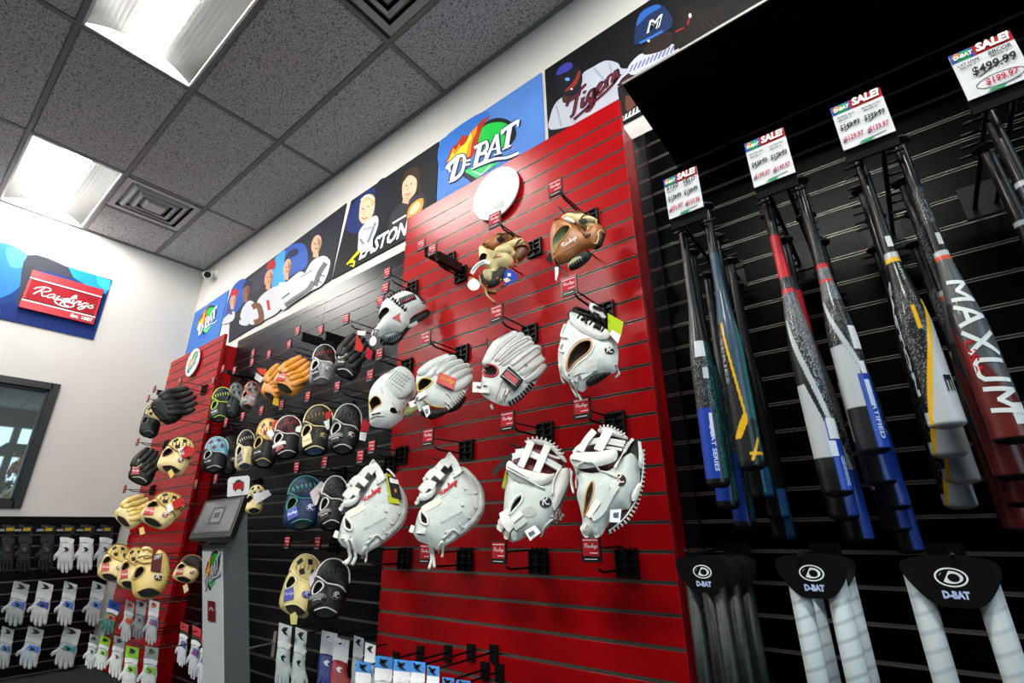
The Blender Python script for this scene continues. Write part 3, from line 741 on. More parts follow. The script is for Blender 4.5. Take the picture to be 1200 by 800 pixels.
def hook(label, lp, pp=None, yw=YR, L=.27, w=.046, h=.056, lower=True, slab=0.):
    """peg hook: wall plate, card arm with card, lower peg; lp, pp = pixels of card and plate"""
    if pp is not None:
        P = at(*pp, yw); d = ray(*lp); Yl = P.x/d.x*d.y if abs(d.x) > 1e-6 else yw-L
        Yl = min(max(Yl, yw-.36), yw-.14); C = at(*lp, Yl); P = Vector((C.x, yw, max(min(P.z, C.z), C.z-.06)))
    else:
        if yw > YR and at(*lp, yw-L).x > RX0-.06: yw = YR; L = .16
        C = at(*lp, yw-L); P = Vector((C.x, yw, C.z-.02))
    t = thing('peg_hook', label, 'hook', P, None)
    share('wall_plate', plate_mesh(), t, P)
    b = MB(); b.tube([(C.x, yw-.004, P.z+.03), (C.x, yw-.03, C.z), (C.x, C.y+.004, C.z)], .0028, 6); b.build('card_arm', M_BLKMETAL, t)
    cdm = card_mesh(w, h); co = share('card', cdm, t, C); share('lettering', _sl[('script', round(w, 3))], co, C)
    if lower:
        b = MB(); y1 = C.y+.05; b.tube([(C.x, yw-.006, P.z-.015), (C.x, y1, P.z-.012), (C.x, y1-.02, P.z-.002)], .0036, 6)
        b.build('peg', M_BLKMETAL, t)
    if slab:
        b = MB(); b.box(C.x-.003, C.x+.022, C.y+.02, yw-.02, C.z-slab, C.z-.004); b.build('glove_rest', M_BLACK, t)
    return t
HK = [ # center panel
 ('peg hook with card above the dark brown glove, highest on the red panel', (651,220), (692,255)),
 ('peg hook with card in front of the white disc holding the tan and brown glove', (580,258), (627,287)),
 ('peg hook with card directly below the dark brown glove', (667,335), (710,367)),
 ('peg hook with card below the tan and brown glove', (582,367), (622,392)),
 ('peg hook with card above the white glove with a red label', (499,397), (543,415)),
 ('peg hook with large card below the white glove with a green tag', (682,478), (722,497)),
 ('peg hook with card below the white glove with red seams', (595,493), (640,508)),
 ('peg hook with card above the right one of the two white first base mitts', (502,512), (548,528)),
 ('peg hook with large card at lower right of the red panel under the last mitt', (693,643), (736,660)),
 ('peg hook with card under the mitt with a white barcode tag', (585,647), (632,658)),
 ('peg hook with card under the right first base mitt', (499,648), (546,656)),
 ('peg hook with dark card behind the laces of the left first base mitt', (428,645), (475,655)),
 ]
for lab, a, b in HK: hook(lab, a, b, w=.055, h=.062)
hook('empty hook with thick black rest, front card, at upper left of the red panel', (507,293), (541,322), w=.05, h=.05, slab=.045)
hook('empty hook just behind the other black rest at upper left of the red panel', (494,287), (528,300), w=.05, h=.05, lower=False, slab=.045)
DW = [ # dark wall: label, pixel
 ('peg hook with card beside the red panel, top one of three above black-laced glove', (454,320)), ('peg hook with card beside the red panel, middle of three above the black-laced glove', (452,338)),
 ('peg hook with pale card partly behind the black-laced white glove', (446,353)), ('peg hook with card right of the black and red glove', (445,415)),
 ('peg hook with card above the white basket-web glove', (434,440)), ('peg hook with card upper left of the black-laced glove on bare slatwall', (406,374)),
 ('empty hook with card and black rest, right one high on the dark wall', (376,387)), ('empty hook with card and black rest, left one high on the dark wall', (349,388)),
 ('peg hook with card above the orange glove', (339,404)), ('card hook of the black rest at far left, right card', (315.5,415.5)),
 ('card hook of the black rest at far left, left upper card', (297,414)), ('card hook of the black rest at far left, left lower card', (295.6,424.6)),
 ('peg hook with card below the grey glove', (395.7,453)), ('peg hook with card below the front orange glove', (361,464.7)), ('peg hook with card below the rear orange glove', (330.5,474.5)),
 ('peg hook with card below the grey and orange glove', (306.8,481.3)), ('peg hook with card below the dark green glove', (284.8,488)), ('peg hook with card below the lime green glove', (265,494.8)),
 ('peg hook with card below the dark red and white glove', (348,547.7)), ('peg hook with card below the glove with a tan label', (380.7,541.7)), ('peg hook with card below the black glove with grey wrist', (422.7,535)),
 ('peg hook with card under a red hang tag near the big mitt', (436,523.7)), ('peg hook with card below the light blue and black glove', (253,561)),
 ('peg hook with card above the tan glove with blue label', (337,635.6)), ('peg hook with card above the low black glove', (372.5,636)),
 ]
for lab, a in DW: hook(lab, a, None, YW-.022, .25, slab=.05 if 'rest' in lab and 'card hook' not in lab else 0., lower='rest' not in lab)
RL = [('peg hook with card above the black gloves on the narrow red panel', (211,446.6), (240,457)), ('peg hook standing out left of the black gloves near the far wall', (173.6,467), (204,470)),
 ('empty hook with black rest near the far wall corner', (181,456), (206,462)), ('peg hook left of the black glove with a red label', (161,518), (196,520)), ('peg hook left of the upper tan gloves', (146,573), (180,572)),
 ('peg hook with card at the right edge of the narrow red panel, topmost', (250,446), (262,455)), ('peg hook with card right of the black gloves on the red edge', (243.5,502), (256,508)), ('peg hook with card right of the tan glove on the red edge', (230,567), (243,570))]
for lab, a, b in RL:
    if 'red edge' in lab or 'right edge' in lab: hook(lab, a, None, YW-.022, .25)
    else: hook(lab, a, b, YR, .3, slab=.04 if 'rest' in lab else 0.)
for i, (lab, a) in enumerate([('peg hook with card on the red side face, left of two', (261.5,432)), ('peg hook with card on the red side face, right of two', (275,434))]): hook(lab, a, None, YW-.022, .16, slab=.03)

# ================================================================== GLOVES
M_DARKIN = mat('dark_lining', '#15120f', .8, spec=.1)
PEGS = []
class Glove:
    """a glove at a real distance: padded shells, fingers, straps and laces laid over its surface.
    coordinates are crop pixels (ox, oy, scale) taken onto a plane through the glove's centre"""
    def __init__(s, name, label, c, Y, crop, group=None, cat='glove'):
        n0 = (EYE-at(crop[0]+c[0]/crop[2], crop[1]+c[1]/crop[2], Y)).normalized()
        s.fr = Frame(c[0], c[1], Y, crop, n=n0+Vector((0, -.1, .62))); s.k = s.fr.k
        s.t = thing(name, label, cat, s.fr.O, group); s.sh = []; s.last = None; PEGS.append((s.fr.O.copy(), label))
    def uv(s, p): return s.fr.uv(p)
    def surf(s, P):
        P = np.asarray(P, float).reshape(-1, 2); h = np.full(len(P), -.02)
        for poly, hf, R, gr, base in s.sh:
            d = seg_dist(P, poly); ins = inside(P, poly)
            x = np.clip(d/R, 0, 1); z = hf*np.sqrt(np.clip(1-(1-x)**2, 0, 1))+base
            for pl, w, dp in gr: z = z-dp*np.exp(-(seg_dist(P, pl, False)/w)**2)*np.clip(d/(w*1.5), 0, 1)
            h = np.where(ins, np.maximum(h, z), h)
        return h
    def shell(s, pts, m, hf=16, hb=14, R=None, holes=(), grooves=(), name='shell', base=0., step=None, smooth=True, lining=None):
        k = s.k; poly = s.uv(catmull(pts, 5) if smooth else pts)
        ext = poly.max(0)-poly.min(0)
        step = step or max(min(ext)/14, .006)
        H = [s.uv(catmull(h, 4)) for h in holes]
        G = [(s.uv(catmull(p, 4, False)) if len(p) > 2 else s.uv(p), w*k, d*k) for p, w, d in grooves]
        V, T = fill(poly, step, H)
        d = seg_dist(V, poly); R = (R*k if R else max(d.max()*.95, 1e-4))
        rec = (poly, hf*k, R, G, base*k); s.sh.append(rec)
        save = s.sh; s.sh = [rec]; z = s.surf(V*.999999+poly.mean(0)*.000001); s.sh = save
        x = np.clip(d/R, 0, 1); zf = hf*k*np.sqrt(np.clip(1-(1-x)**2, 0, 1))+base*k
        for pl, w, dp in G: zf = zf-dp*np.exp(-(seg_dist(V, pl, False)/w)**2)*np.clip(d/(w*1.5), 0, 1)
        mb = MB(); mb.add([s.fr.W(a, b, h) for (a, b), h in zip(V, zf)], T, 0, True)
        V2, T2 = fill(poly, step*1.6); d2 = seg_dist(V2, poly); x = np.clip(d2/R, 0, 1)
        zb = base*k-hb*k*np.sqrt(np.clip(1-(1-x)**2, 0, 1))
        mb.add([s.fr.W(a, b, h) for (a, b), h in zip(V2, zb)], [tuple(reversed(f)) for f in T2], 0, True)
        mb.build(name, leather(m) if isinstance(m, str) else m, s.t)
        for h in H:
            Vh, Th = fill(h, step*.8); dd = seg_dist(Vh, h); zz = s.surf(Vh)-np.minimum(dd*1.6, hf*k*.9)
            b = MB(); b.add([s.fr.W(a, c, q) for (a, c), q in zip(Vh, zz)], Th, 0, True); b.build('lining', leather(lining) if lining else M_DARKIN, s.t)
        return s
    def _line(s, pts, lift, closed=False, per=4):
        p = catmull(pts, per, closed) if len(pts) > 2 else np.array([np.array(pts[0])+(np.array(pts[1])-np.array(pts[0]))*t for t in np.linspace(0, 1, 6)])
        q = s.uv(p); h = s.surf(q)+lift*s.k
        return [s.fr.W(a, b, c) for (a, b), c in zip(q, h)]
    def fingers(s, lst, m, flat_=.8, lift=-.35, name='finger'):
        for pts, r in lst:
            p = catmull(pts, 3, False) if len(pts) > 2 else np.array(pts, float); n = len(p)
            R = np.interp(np.linspace(0, 1, n), np.linspace(0, 1, len(r)), r)
            q = s.uv(p); h = s.surf(q); h = np.maximum(h, h.mean()*.6)+lift*R*s.k
            b = MB(); b.capsule([s.fr.W(a, c, e) for (a, c), e in zip(q, h)], R*s.k, 10, 0, s.fr.n, flat_); b.build(name, leather(m), s.t)
        return s
    def lace(s, lines, m, r=1.2, lift=.3, name='lace', closed=False):
        for l in lines:
            b = MB(); b.tube(s._line(l, lift, closed), r*s.k, 6, 0, closed)
            b.build(name, leather(m) if isinstance(m, str) else m, s.t)
        return s
    def rim(s, pts, m, r=2.): return s.lace([pts], m, r, 0., 'piping', True)
    def stitch(s, pts, n, L, m, r=1.6, name='lacing'):
        p = catmull(pts, 8, False) if len(pts) > 2 else np.array(pts, float)
        d = np.r_[0, np.cumsum(np.linalg.norm(np.diff(p, axis=0), axis=1))]; b = MB()
        for k in range(n):
            x = d[-1]*(k+.5)/n; c = np.array([np.interp(x, d, p[:, 0]), np.interp(x, d, p[:, 1])]); c2 = np.array([np.interp(x+1, d, p[:, 0]), np.interp(x+1, d, p[:, 1])])
            c0 = np.array([np.interp(x-1, d, p[:, 0]), np.interp(x-1, d, p[:, 1])]); t = (c2-c0); t = t/(np.linalg.norm(t)+1e-9); nn = np.array([-t[1], t[0]])*L/2
            q = s.uv([c-nn, c, c+nn]); h = s.surf(q); hh = max(h.max(), 0)
            h = np.maximum(h, hh-.006)+r*.4*s.k
            b.tube([s.fr.W(a, e, f) for (a, e), f in zip(q, h)], r*s.k, 5, 0)
        b.build(name, leather(m), s.t); return s
    def band(s, pts, w, m, lift=.6, th=1.5, name='strap', own=None):
        p = catmull(pts, 4, False) if len(pts) > 2 else np.array([np.array(pts[0])+(np.array(pts[1])-np.array(pts[0]))*t for t in np.linspace(0, 1, 7)])
        a, c = ribbon(p, w); A, C = s.uv(a), s.uv(c)
        if own is None: hm = s.surf(s.uv(p)); ha = np.maximum(s.surf(A), hm-.004); hc = np.maximum(s.surf(C), hm-.004)
        else: ha = hc = np.interp(np.linspace(0, 1, len(p)), np.linspace(0, 1, len(own)), own)*s.k
        k = s.k; b = MB(); v = []; n = len(p); f = []
        for i in range(n):
            v += [s.fr.W(*A[i], ha[i]+lift*k), s.fr.W(*A[i], ha[i]+(lift+th)*k), s.fr.W(*C[i], hc[i]+(lift+th)*k), s.fr.W(*C[i], hc[i]+lift*k)]
        for i in range(n-1):
            for j in range(4): f.append((i*4+j, (i+1)*4+j, (i+1)*4+(j+1) % 4, i*4+(j+1) % 4))
        f += [(0, 1, 2, 3), ((n-1)*4+3, (n-1)*4+2, (n-1)*4+1, (n-1)*4)]
        b.add(v, f); b.build(name, leather(m) if isinstance(m, str) else m, s.t); return s
    def patch(s, pts, m, lift=1., name='patch', smooth=False, th=1.5, own=None):
        poly = s.uv(catmull(pts, 4) if smooth else pts)
        # straight edges are cut up so that the patch follows the surface
        if not smooth:
            o = []
            for i in range(len(poly)):
                a, b = poly[i], poly[(i+1) % len(poly)]
                for t in (0, .25, .5, .75): o.append(a+(b-a)*t)
            poly = np.array(o)
        ext = (poly.max(0)-poly.min(0)).max(); V, T = fill(poly, max(ext/7, .003))
        if own is None:
            h = s.surf(V); h = np.maximum(h, np.percentile(h, 60)-.008)
        else: h = np.full(len(V), own*s.k)
        n = len(poly); b = MB(); k = s.k
        b.add([s.fr.W(a, c, e+(lift)*k) for (a, c), e in zip(V, h)], T, 0, True)
        hp = h[:n]; ring = [s.fr.W(a, c, e+lift*k) for (a, c), e in zip(V[:n], hp)]+[s.fr.W(a, c, e+(lift-th)*k) for (a, c), e in zip(V[:n], hp)]
        b.add(ring, [(i, i+n, (i+1) % n+n, (i+1) % n) for i in range(n)])
        b.add([s.fr.W(a, c, e+(lift-th)*k) for (a, c), e in zip(V, h)], [tuple(reversed(f)) for f in T])
        s.last = b.build(name, leather(m) if isinstance(m, str) else m, s.t); return s
    def write(s, glyph, p0, p1, m, yscale=1., lift=1.6, name='lettering', own=None):
        V, F = glyph; a, b = s.uv([p0, p1]); d = b-a
        mb = MB(); sf = s.surf if own is None else (lambda P: np.full(len(P), own*s.k))
        letters(mb, s.fr, V, F, a, np.linalg.norm(d), lift*s.k, 0, math.atan2(d[1], d[0]), yscale, sf)
        mb.build(name, flat(m), getattr(s, 'last', None) or s.t); return s
    def oval(s, c, rx, ry, m, rot=0, lift=1.2, ring=None, name='badge'):
        r = math.radians(rot); P = [(c[0]+rx*math.cos(a)*math.cos(r)-ry*math.sin(a)*math.sin(r), c[1]+rx*math.cos(a)*math.sin(r)+ry*math.sin(a)*math.cos(r)) for a in np.linspace(0, 2*math.pi, 13)[:-1]]
        s.patch(P, m, lift, name, True)
        if ring: s.lace([P], ring, .6, lift, 'badge_edge', True)
        return s
    def tag(s, pts, hexc, own=8, name='hang_tag', smooth=False):
        return s.patch(pts, flat(hexc), 0, name, smooth, 1.2, own)
WHT = '#c6cbc7'; WHT2 = '#b6bfba'; CRM = '#d6c288'; TAN = '#d2b566'; BRN = '#9a5a22'; BLK = '#101011'; ORG = '#c9822a'
LW = '#d2d4cd'
# --- white, black laces, red wedge
g = Glove('baseball_glove', 'white glove with black lacing and red wedge at the red panel left edge', (400, 400), 1.24, (430,330,10))
g.shell([(240,590),(300,470),(480,420),(560,370),(700,300),(745,340),(700,400),(560,480),(470,570),(380,680),(280,720),(200,690)], BLK, 30, 70, name='palm', base=-40)
g.shell([(185,240),(270,175),(420,105),(520,130),(620,180),(690,285),(640,335),(560,385),(505,440),(490,500),(440,550),(400,590),(330,585),(230,605),(150,650),(60,640),(60,590),(130,500),(140,380),(160,310)], WHT, 80, 60,
  holes=[[(140,480),(135,430),(170,370),(220,345),(260,370),(250,405),(190,450),(150,490)]], grooves=[([(290,230),(340,310),(430,370),(500,400)], 10, 10), ([(150,500),(270,400),(400,380)], 6, 5)])
g.shell([(170,650),(230,610),(330,590),(400,600),(390,640),(330,690),(250,700)], '#6f7f80', 40, 20, name='wrist_pad', base=-10)
g.stitch([(240,225),(330,165),(470,110)], 7, 42, BLK, 9).stitch([(520,130),(600,180),(680,280)], 8, 40, BLK, 8).stitch([(290,240),(400,330),(470,385)], 6, 44, BLK, 9)
g.stitch([(390,295),(480,255),(570,215)], 9, 80, BLK, 9).lace([[(420,295),(490,268),(550,235)]], '#a8284a', 12, 6).lace([[(250,220),(360,150),(470,115)], [(300,235),(370,320),(470,385)], [(530,130),(610,190),(650,260)]], BLK, 7, 3)
g.stitch([(240,690),(320,660),(400,600)], 7, 36, BLK, 8).band([(470,520),(540,485),(590,455)], 30, WHT)
g.patch([(300,480),(400,412),(383,465),(408,520)], '#b01024', 5).rim([(140,480),(135,430),(170,370),(220,345),(260,370),(250,405),(190,450),(150,490)], '#2a2a2a', 5)
g.tag([(40,700),(80,660),(115,700),(100,760),(60,775),(36,745)], '#e8e8e6', 40, smooth=True).lace([[(70,665),(100,610),(150,620)]], BLK, 5, 20)
# --- white with basket web
g = Glove('baseball_glove', 'white glove with a woven basket web hanging left of the red label glove', (330, 420), 1.27, (425,425,10))
g.shell([(70,480),(75,380),(110,280),(180,190),(290,110),(420,60),(520,100),(590,170),(630,270),(620,380),(560,430),(490,520),(470,650),(430,690),(330,760),(200,760),(110,740),(80,680)], WHT, 100, 90,
  holes=[[(80,480),(150,435),(210,480),(220,540),(150,570),(110,600),(90,540)], [(325,600),(350,575),(420,590),(440,610),(380,640),(330,630)]], grooves=[([(200,230),(230,350),(300,450),(420,480),(560,410)], 12, 14)])
g.shell([(240,260),(330,150),(440,90),(550,140),(605,240),(590,370),(480,450),(380,460),(290,400),(250,330)], WHT2, 30, 10, name='basket_web', base=82)
for k in range(6): g.lace([[(310+k*30,330+k*16-70),(400+k*30,230+k*16-70)]], '#7e8886', 3.5, 1, 'weave')
for k in range(5): g.lace([[(330+k*28,300-k*30),(470+k*22,400-k*34)]], '#8a9492', 3.5, 1, 'weave')
g.rim([(80,480),(150,435),(210,480),(220,540),(150,570),(110,600),(90,540)], '#c89a4a', 7)
g.band([(85,650),(170,645),(260,650)], 60, LW, 4, 10).patch([(110,645),(215,640),(215,660),(110,665)], BLK, 16)
g.lace([[(350,520),(390,570),(425,630)],[(480,470),(500,530),(480,600)]], LW, 9, 6).lace([[(210,190),(205,300),(240,420)]], '#b9bdb8', 5).write(SCRIPT_LO, (235,170), (360,85), '#c96a7a', .9, 5)
g.shell([(490,590),(530,520),(620,500),(640,560),(560,620),(510,630)], '#7f8a34', 10, 8, name='hang_tag', base=30)
# --- white with red label
g = Glove('baseball_glove', 'white finger-back glove with a red label and gold script', (390, 380), 1.23, (475,410,8.889))
g.shell([(150,640),(200,600),(300,600),(420,610),(520,560),(600,470),(640,480),(560,590),(430,640),(330,690),(220,690)], '#1b1a18', 40, 60, name='palm', base=-30)
g.shell([(115,290),(150,190),(260,130),(420,70),(500,70),(560,120),(640,160),(690,220),(695,300),(640,420),(590,490),(500,590),(420,610),(300,595),(200,590),(150,640),(120,560),(130,430),(115,360)], WHT, 60, 60,
  holes=[[(128,375),(170,325),(230,325),(285,360),(250,405),(190,440),(140,440)]])
g.fingers([([(190,250),(290,170),(430,85)], [62,60,42]), ([(260,300),(390,190),(500,95)], [40,48,40]), ([(360,280),(470,190),(570,140)], [44,50,40]), ([(410,310),(520,230),(640,180)], [36,44,36]), ([(500,330),(590,270),(665,225)], [44,46,36]), ([(520,420),(600,370),(670,300)], [54,52,40])], WHT, .75)
g.lace([[(300,280),(400,170),(530,100)], [(385,290),(480,200),(600,145)], [(470,300),(560,230),(650,190)]], '#a8aca6', 4, 40).rim([(128,375),(170,325),(230,325),(285,360),(250,405),(190,440),(140,440)], '#c9b24a', 9)
g.patch([(362,298),(535,360),(500,470),(328,402)], '#b3141c', 46, 'red_label', th=20).write(SCRIPT_W, (352,385), (502,432), '#e2a02a', 1.2, 48)
g.band([(40,555),(130,520),(220,480)], 62, LW, 12, 10).patch([(85,528),(140,512),(140,528),(90,545)], BLK, 25).lace([[(190,545),(280,590),(440,610)]], '#c9a24a', 6, 4)
g.tag([(180,625),(248,600),(265,690),(225,735)], '#dfe2e2', 50).tag([(205,655),(240,640),(246,680),(222,700)], '#6a7480', 54, 'barcode')
g.stitch([(430,620),(530,550),(620,440)], 9, 46, LW, 10).lace([[(430,480),(480,530),(490,610)],[(420,560),(450,590)]], LW, 10, 8).lace([[(640,160),(665,200),(640,180)]], '#b9bdb8', 7, 8)
# --- white with red seams
RS = '#8f1524'
g = Glove('baseball_glove', 'white glove with red finger seams and a black and red label', (400, 420), 1.22, (550,380,8))
g.shell([(130,400),(170,300),(220,200),(300,130),(400,78),(490,85),(590,165),(655,240),(700,340),(690,430),(640,520),(580,610),(480,700),(370,765),(250,740),(160,690),(110,640),(120,520)], WHT, 55, 70,
  holes=[[(122,400),(180,395),(255,430),(275,480),(240,515),(180,510),(140,480)]], lining='#2a1216')
g.fingers([([(180,360),(270,210),(420,110)], [56,64,44]), ([(260,350),(380,230),(480,115)], [30,40,40]), ([(290,360),(430,240),(550,150)], [34,46,40]), ([(330,400),(480,280),(575,190)], [34,40,34]), ([(420,400),(540,300),(635,235)], [40,46,40]),
  ([(440,450),(550,360),(640,270)], [36,38,32]), ([(500,480),(600,410),(680,340)], [40,42,32]), ([(540,540),(620,480),(690,400)], [40,42,34])], WHT, .7)
g.lace([[(215,385),(330,260),(450,160)], [(250,410),(400,270),(580,150)], [(285,440),(430,330),(590,220)], [(405,455),(530,350),(655,245)], [(460,495),(560,410),(665,320)], [(520,550),(610,480),(705,370)], [(325,570),(290,660),(255,735)], [(400,660),(350,720),(335,760)]], RS, 3.6, 38, 'seam')
g.rim([(122,400),(180,395),(255,430),(275,480),(240,515),(180,510),(140,480)], '#a82028', 10)
g.patch([(378,455),(512,575),(435,668),(298,548)], '#0e0e10', 50, 'label', th=20).patch([(362,500),(470,585),(432,628),(330,540)], '#a01c30', 52, 'label_centre', th=4)
g.lace([[(362,487),(480,580)],[(318,548),(445,640)]], '#e2e2de', 3, 56).write(SCRIPT_LO, (285,195), (412,92), '#a81424', 1.3, 46)
g.band([(25,565),(120,570)], 95, LW, 4, 12).patch([(62,555),(120,565),(115,585),(65,575)], '#6a1520', 20).band([(115,620),(200,640)], 70, LW, 8, 10).patch([(135,600),(175,608),(172,618),(133,610)], BLK, 24)
g.lace([[(340,640),(310,700),(300,740)], [(370,640),(345,700)], [(200,730),(215,770)]], LW, 11, 10).stitch([(370,760),(470,700),(560,610),(600,560)], 9, 40, BLK, 10).stitch([(580,530),(640,470),(680,430)], 4, 30, BLK, 9)
g.oval((535,440), 16, 14, '#3a4446', 0, 40).lace([[(160,105),(165,180),(175,260)],[(685,145),(705,200),(700,250)]], BLK, 5, 6)
# --- white with green tag
g = Glove('baseball_glove', 'white glove with an open back and a bright green hang tag', (300, 400), 1.20, (640,345,6.154))
g.shell([(150,120),(230,90),(340,110),(430,160),(460,230),(440,300),(330,260),(200,180)], BLK, 40, 60, name='web_back', base=-20)
g.shell([(185,165),(250,190),(340,240),(450,300),(510,360),(520,460),(500,560),(440,580),(350,610),(290,680),(250,700),(170,640),(110,580),(85,450),(110,300),(140,220)], WHT, 70, 80,
  holes=[[(155,550),(180,460),(250,390),(320,375),(335,410),(310,460),(220,530),(175,575)]], grooves=[([(180,200),(260,300),(380,370),(450,370)], 7, 9)], lining='#2a1a10')
g.shell([(180,170),(240,185),(350,245),(450,300),(455,350),(380,365),(260,310),(190,240)], LW, 16, 10, name='web', base=64)
g.shell([(320,125),(350,118),(430,180),(425,225),(330,175)], LW, 12, 8, name='web_block', base=80).patch([(345,150),(400,175),(402,188),(350,166)], BLK, 6)
g.stitch([(230,200),(320,250),(430,310)], 7, 40, BLK, 7).lace([[(260,235),(320,230)],[(285,215),(300,265)],[(350,290),(405,285)],[(370,265),(395,310)],[(190,90),(280,130),(420,180),(440,250)],[(230,150),(330,180),(420,230)]], BLK, 8, 10)
g.rim([(155,550),(180,460),(250,390),(320,375),(335,410),(310,460),(220,530),(175,575)], '#b98a5a', 6).rim([(140,575),(165,450),(245,375),(335,360),(355,405),(320,475),(225,550),(175,595)], '#d8d8d0', 6)
g.oval((460,437), 36, 28, '#101012', -5, 4, '#e0d8d0').write(RMARK, (440,455), (485,447), '#e8e0da', .9, 6)
g.band([(250,620),(330,560),(350,500)], 62, LW, 5, 8).band([(190,610),(270,590),(370,560)], 34, LW, 10, 8).patch([(180,580),(250,600),(230,660),(170,630)], LW, 12)
g.shell([(290,650),(340,600),(430,580),(470,585),(400,640),(320,680)], '#16120e', 20, 14, name='wrist_opening', base=30)
g.tag([(448,180),(560,245),(545,330),(520,400),(450,300)], '#a4bd14', 70).tag([(480,300),(540,340),(520,400),(460,330)], '#e6e6e2', 72, 'tag_strip')
g.lace([[(150,600),(180,650),(220,720)], [(190,640),(230,700),(250,745)], [(100,520),(110,590),(130,620)], [(500,520),(525,545),(490,580)], [(140,230),(110,310),(155,350)], [(120,380),(100,420),(130,450)]], LW, 8, 8).stitch([(330,650),(400,620),(440,600)], 4, 26, BLK, 7)
# --- two first base mitts
def first_base(label, crop, Y, dx, dy, sc, tagged):
    D = lambda L: [(x*sc+dx, y*sc+dy) for x, y in L]
    g = Glove('first_base_mitt', label, (330*sc+dx, 400*sc+dy), Y, crop, None)
    g.shell(D([(285,60),(325,50),(375,140),(350,230),(250,330),(180,380),(90,420),(80,380),(110,280),(150,190),(220,120)]), '#3c3f3e', 18, 30, name='web_back', base=-25)
    g.shell(D([(305,40),(335,45),(380,130),(420,135),(480,190),(545,260),(575,370),(560,470),(500,560),(400,640),(300,700),(240,735),(180,700),(100,670),(62,620),(70,570),(85,500),(110,440),(170,400),(230,330),(300,220),(340,150),(310,80)]), WHT2, 62, 60,
      holes=[D([(112,470),(150,510),(168,545),(165,582),(135,575),(112,545)])], grooves=[(D([(180,530),(300,430),(400,375),(490,360)]), 5, 6), (D([(100,600),(250,610),(400,560),(480,450),(490,330),(430,210),(390,180)]), 6, 8)])
    g.shell(D([(430,150),(500,210),(555,290),(572,380),(552,470),(490,560),(400,630),(280,700),(270,680),(400,580),(480,480),(505,360),(480,260),(420,190)]), WHT, 20, 10, name='outer_rim', base=18)
    for b_, w in (([(235,170),(280,125),(325,150)], 46), ([(160,235),(210,195),(270,235)], 52), ([(115,330),(165,285),(215,300)], 60)):
        g.band(D(b_), w*sc, LW, 6, 8, 'web_strap', own=[20, 34, 30])
    g.band(D([(300,60),(345,110),(375,180),(370,220)]), 52*sc, WHT, 4, 8, 'web_edge').shell(D([(100,390),(110,345),(170,335),(215,290),(218,330),(190,370),(140,395)]), WHT, 14, 8, name='web_base', base=30)
    g.lace([D(q) for q in ([(150,200),(120,290),(90,400)],[(75,370),(100,350),(85,400),(70,370)],[(330,50),(240,110),(160,200)],[(200,150),(130,200),(150,230)],[(240,735),(270,690),(262,770)],[(380,195),(350,245),(420,190)],[(290,640),(330,625),(270,680)])], LW, 8, 8)
    g.rim(D([(112,470),(150,510),(168,545),(165,582),(135,575),(112,545)]), LW, 9)
    g.write(SCRIPT_B, D([(272,388)])[0], D([(398,292)])[0], '#a80e22', 1.15, 4)
    g.lace([D([(180,530),(300,430),(400,375),(490,360)]), D([(100,600),(250,610),(400,560),(480,450),(490,330),(430,210),(390,180)]), D([(250,400),(330,330),(400,220)])], '#7b8380', 1.6, 1.2, 'seam')
    g.patch(D([(120,440),(230,385),(262,425),(165,480),(140,480)]), '#d5d1b4', 3, 'worn_pad', True, 3).band(D([(30,560),(70,575)]), 52*sc, LW, 4, 10).band(D([(85,615),(150,630)]), 34*sc, LW, 5, 6)
    g.stitch(D([(420,150),(500,220),(560,300),(575,390),(540,490),(470,575),(380,650),(270,715)]), 34, 10*sc, '#aab0ad', 2.4, 'edge_seam')
    for a in ([(495,340),(520,345)], [(495,440),(520,450)], [(440,510),(470,525)], [(395,570),(425,590)], [(400,430),(425,445)], [(420,310),(440,330)]):
        p0, p1 = a; m_ = ((p0[0]+p1[0])/2, (p0[1]+p1[1])/2+16); g.lace([D([p0, m_, p1])], LW, 5, 6)
    g.lace([D([(300,650),(350,615),(390,640)])], LW, 8, 8)
    t2, f2 = text2d('PRO CONTOUR', 0, 0); g.write((t2, f2), D([(262,585)])[0], D([(420,500)])[0], '#7f8886', 1., 3)
    if tagged:
        g.tag(D([(415,165),(450,180),(510,380),(525,395),(430,385)]), '#a3a81f', 66).tag(D([(425,190),(500,215),(530,365),(455,345)]), '#101114', 70).tag(D([(440,205),(500,220),(508,255),(445,240)]), '#dfe0de', 73, 'tag_strip')
        g.lace([D([(425,150),(470,200),(480,215)])], LW, 7, 60); g.tag(D([(474,290),(490,288),(494,312),(480,318)]), '#c4692a', 73, 'tag_mark')
        g.lace([D(q) for q in ([(120,640),(150,720),(115,790)],[(160,640),(190,720),(160,790)])], LW, 13, 8).lace([D([(95,780),(150,740)])], LW, 10, 8)
    else:
        g.lace([D(q) for q in ([(175,680),(185,760),(165,840)],[(195,690),(200,770),(205,830)])], LW, 10, -20)
        g.lace([D([(180,45),(230,62),(290,75)])], BLK, 6, 6)
first_base('white first base mitt with red script and black hang tag, left of the pair', (390,530,6.154), 1.20, -22, 22, .98, True)
first_base('white first base mitt with red script and no hang tag, right of the pair', (475,525,6.154), 1.20, 0, 0, 1, False)
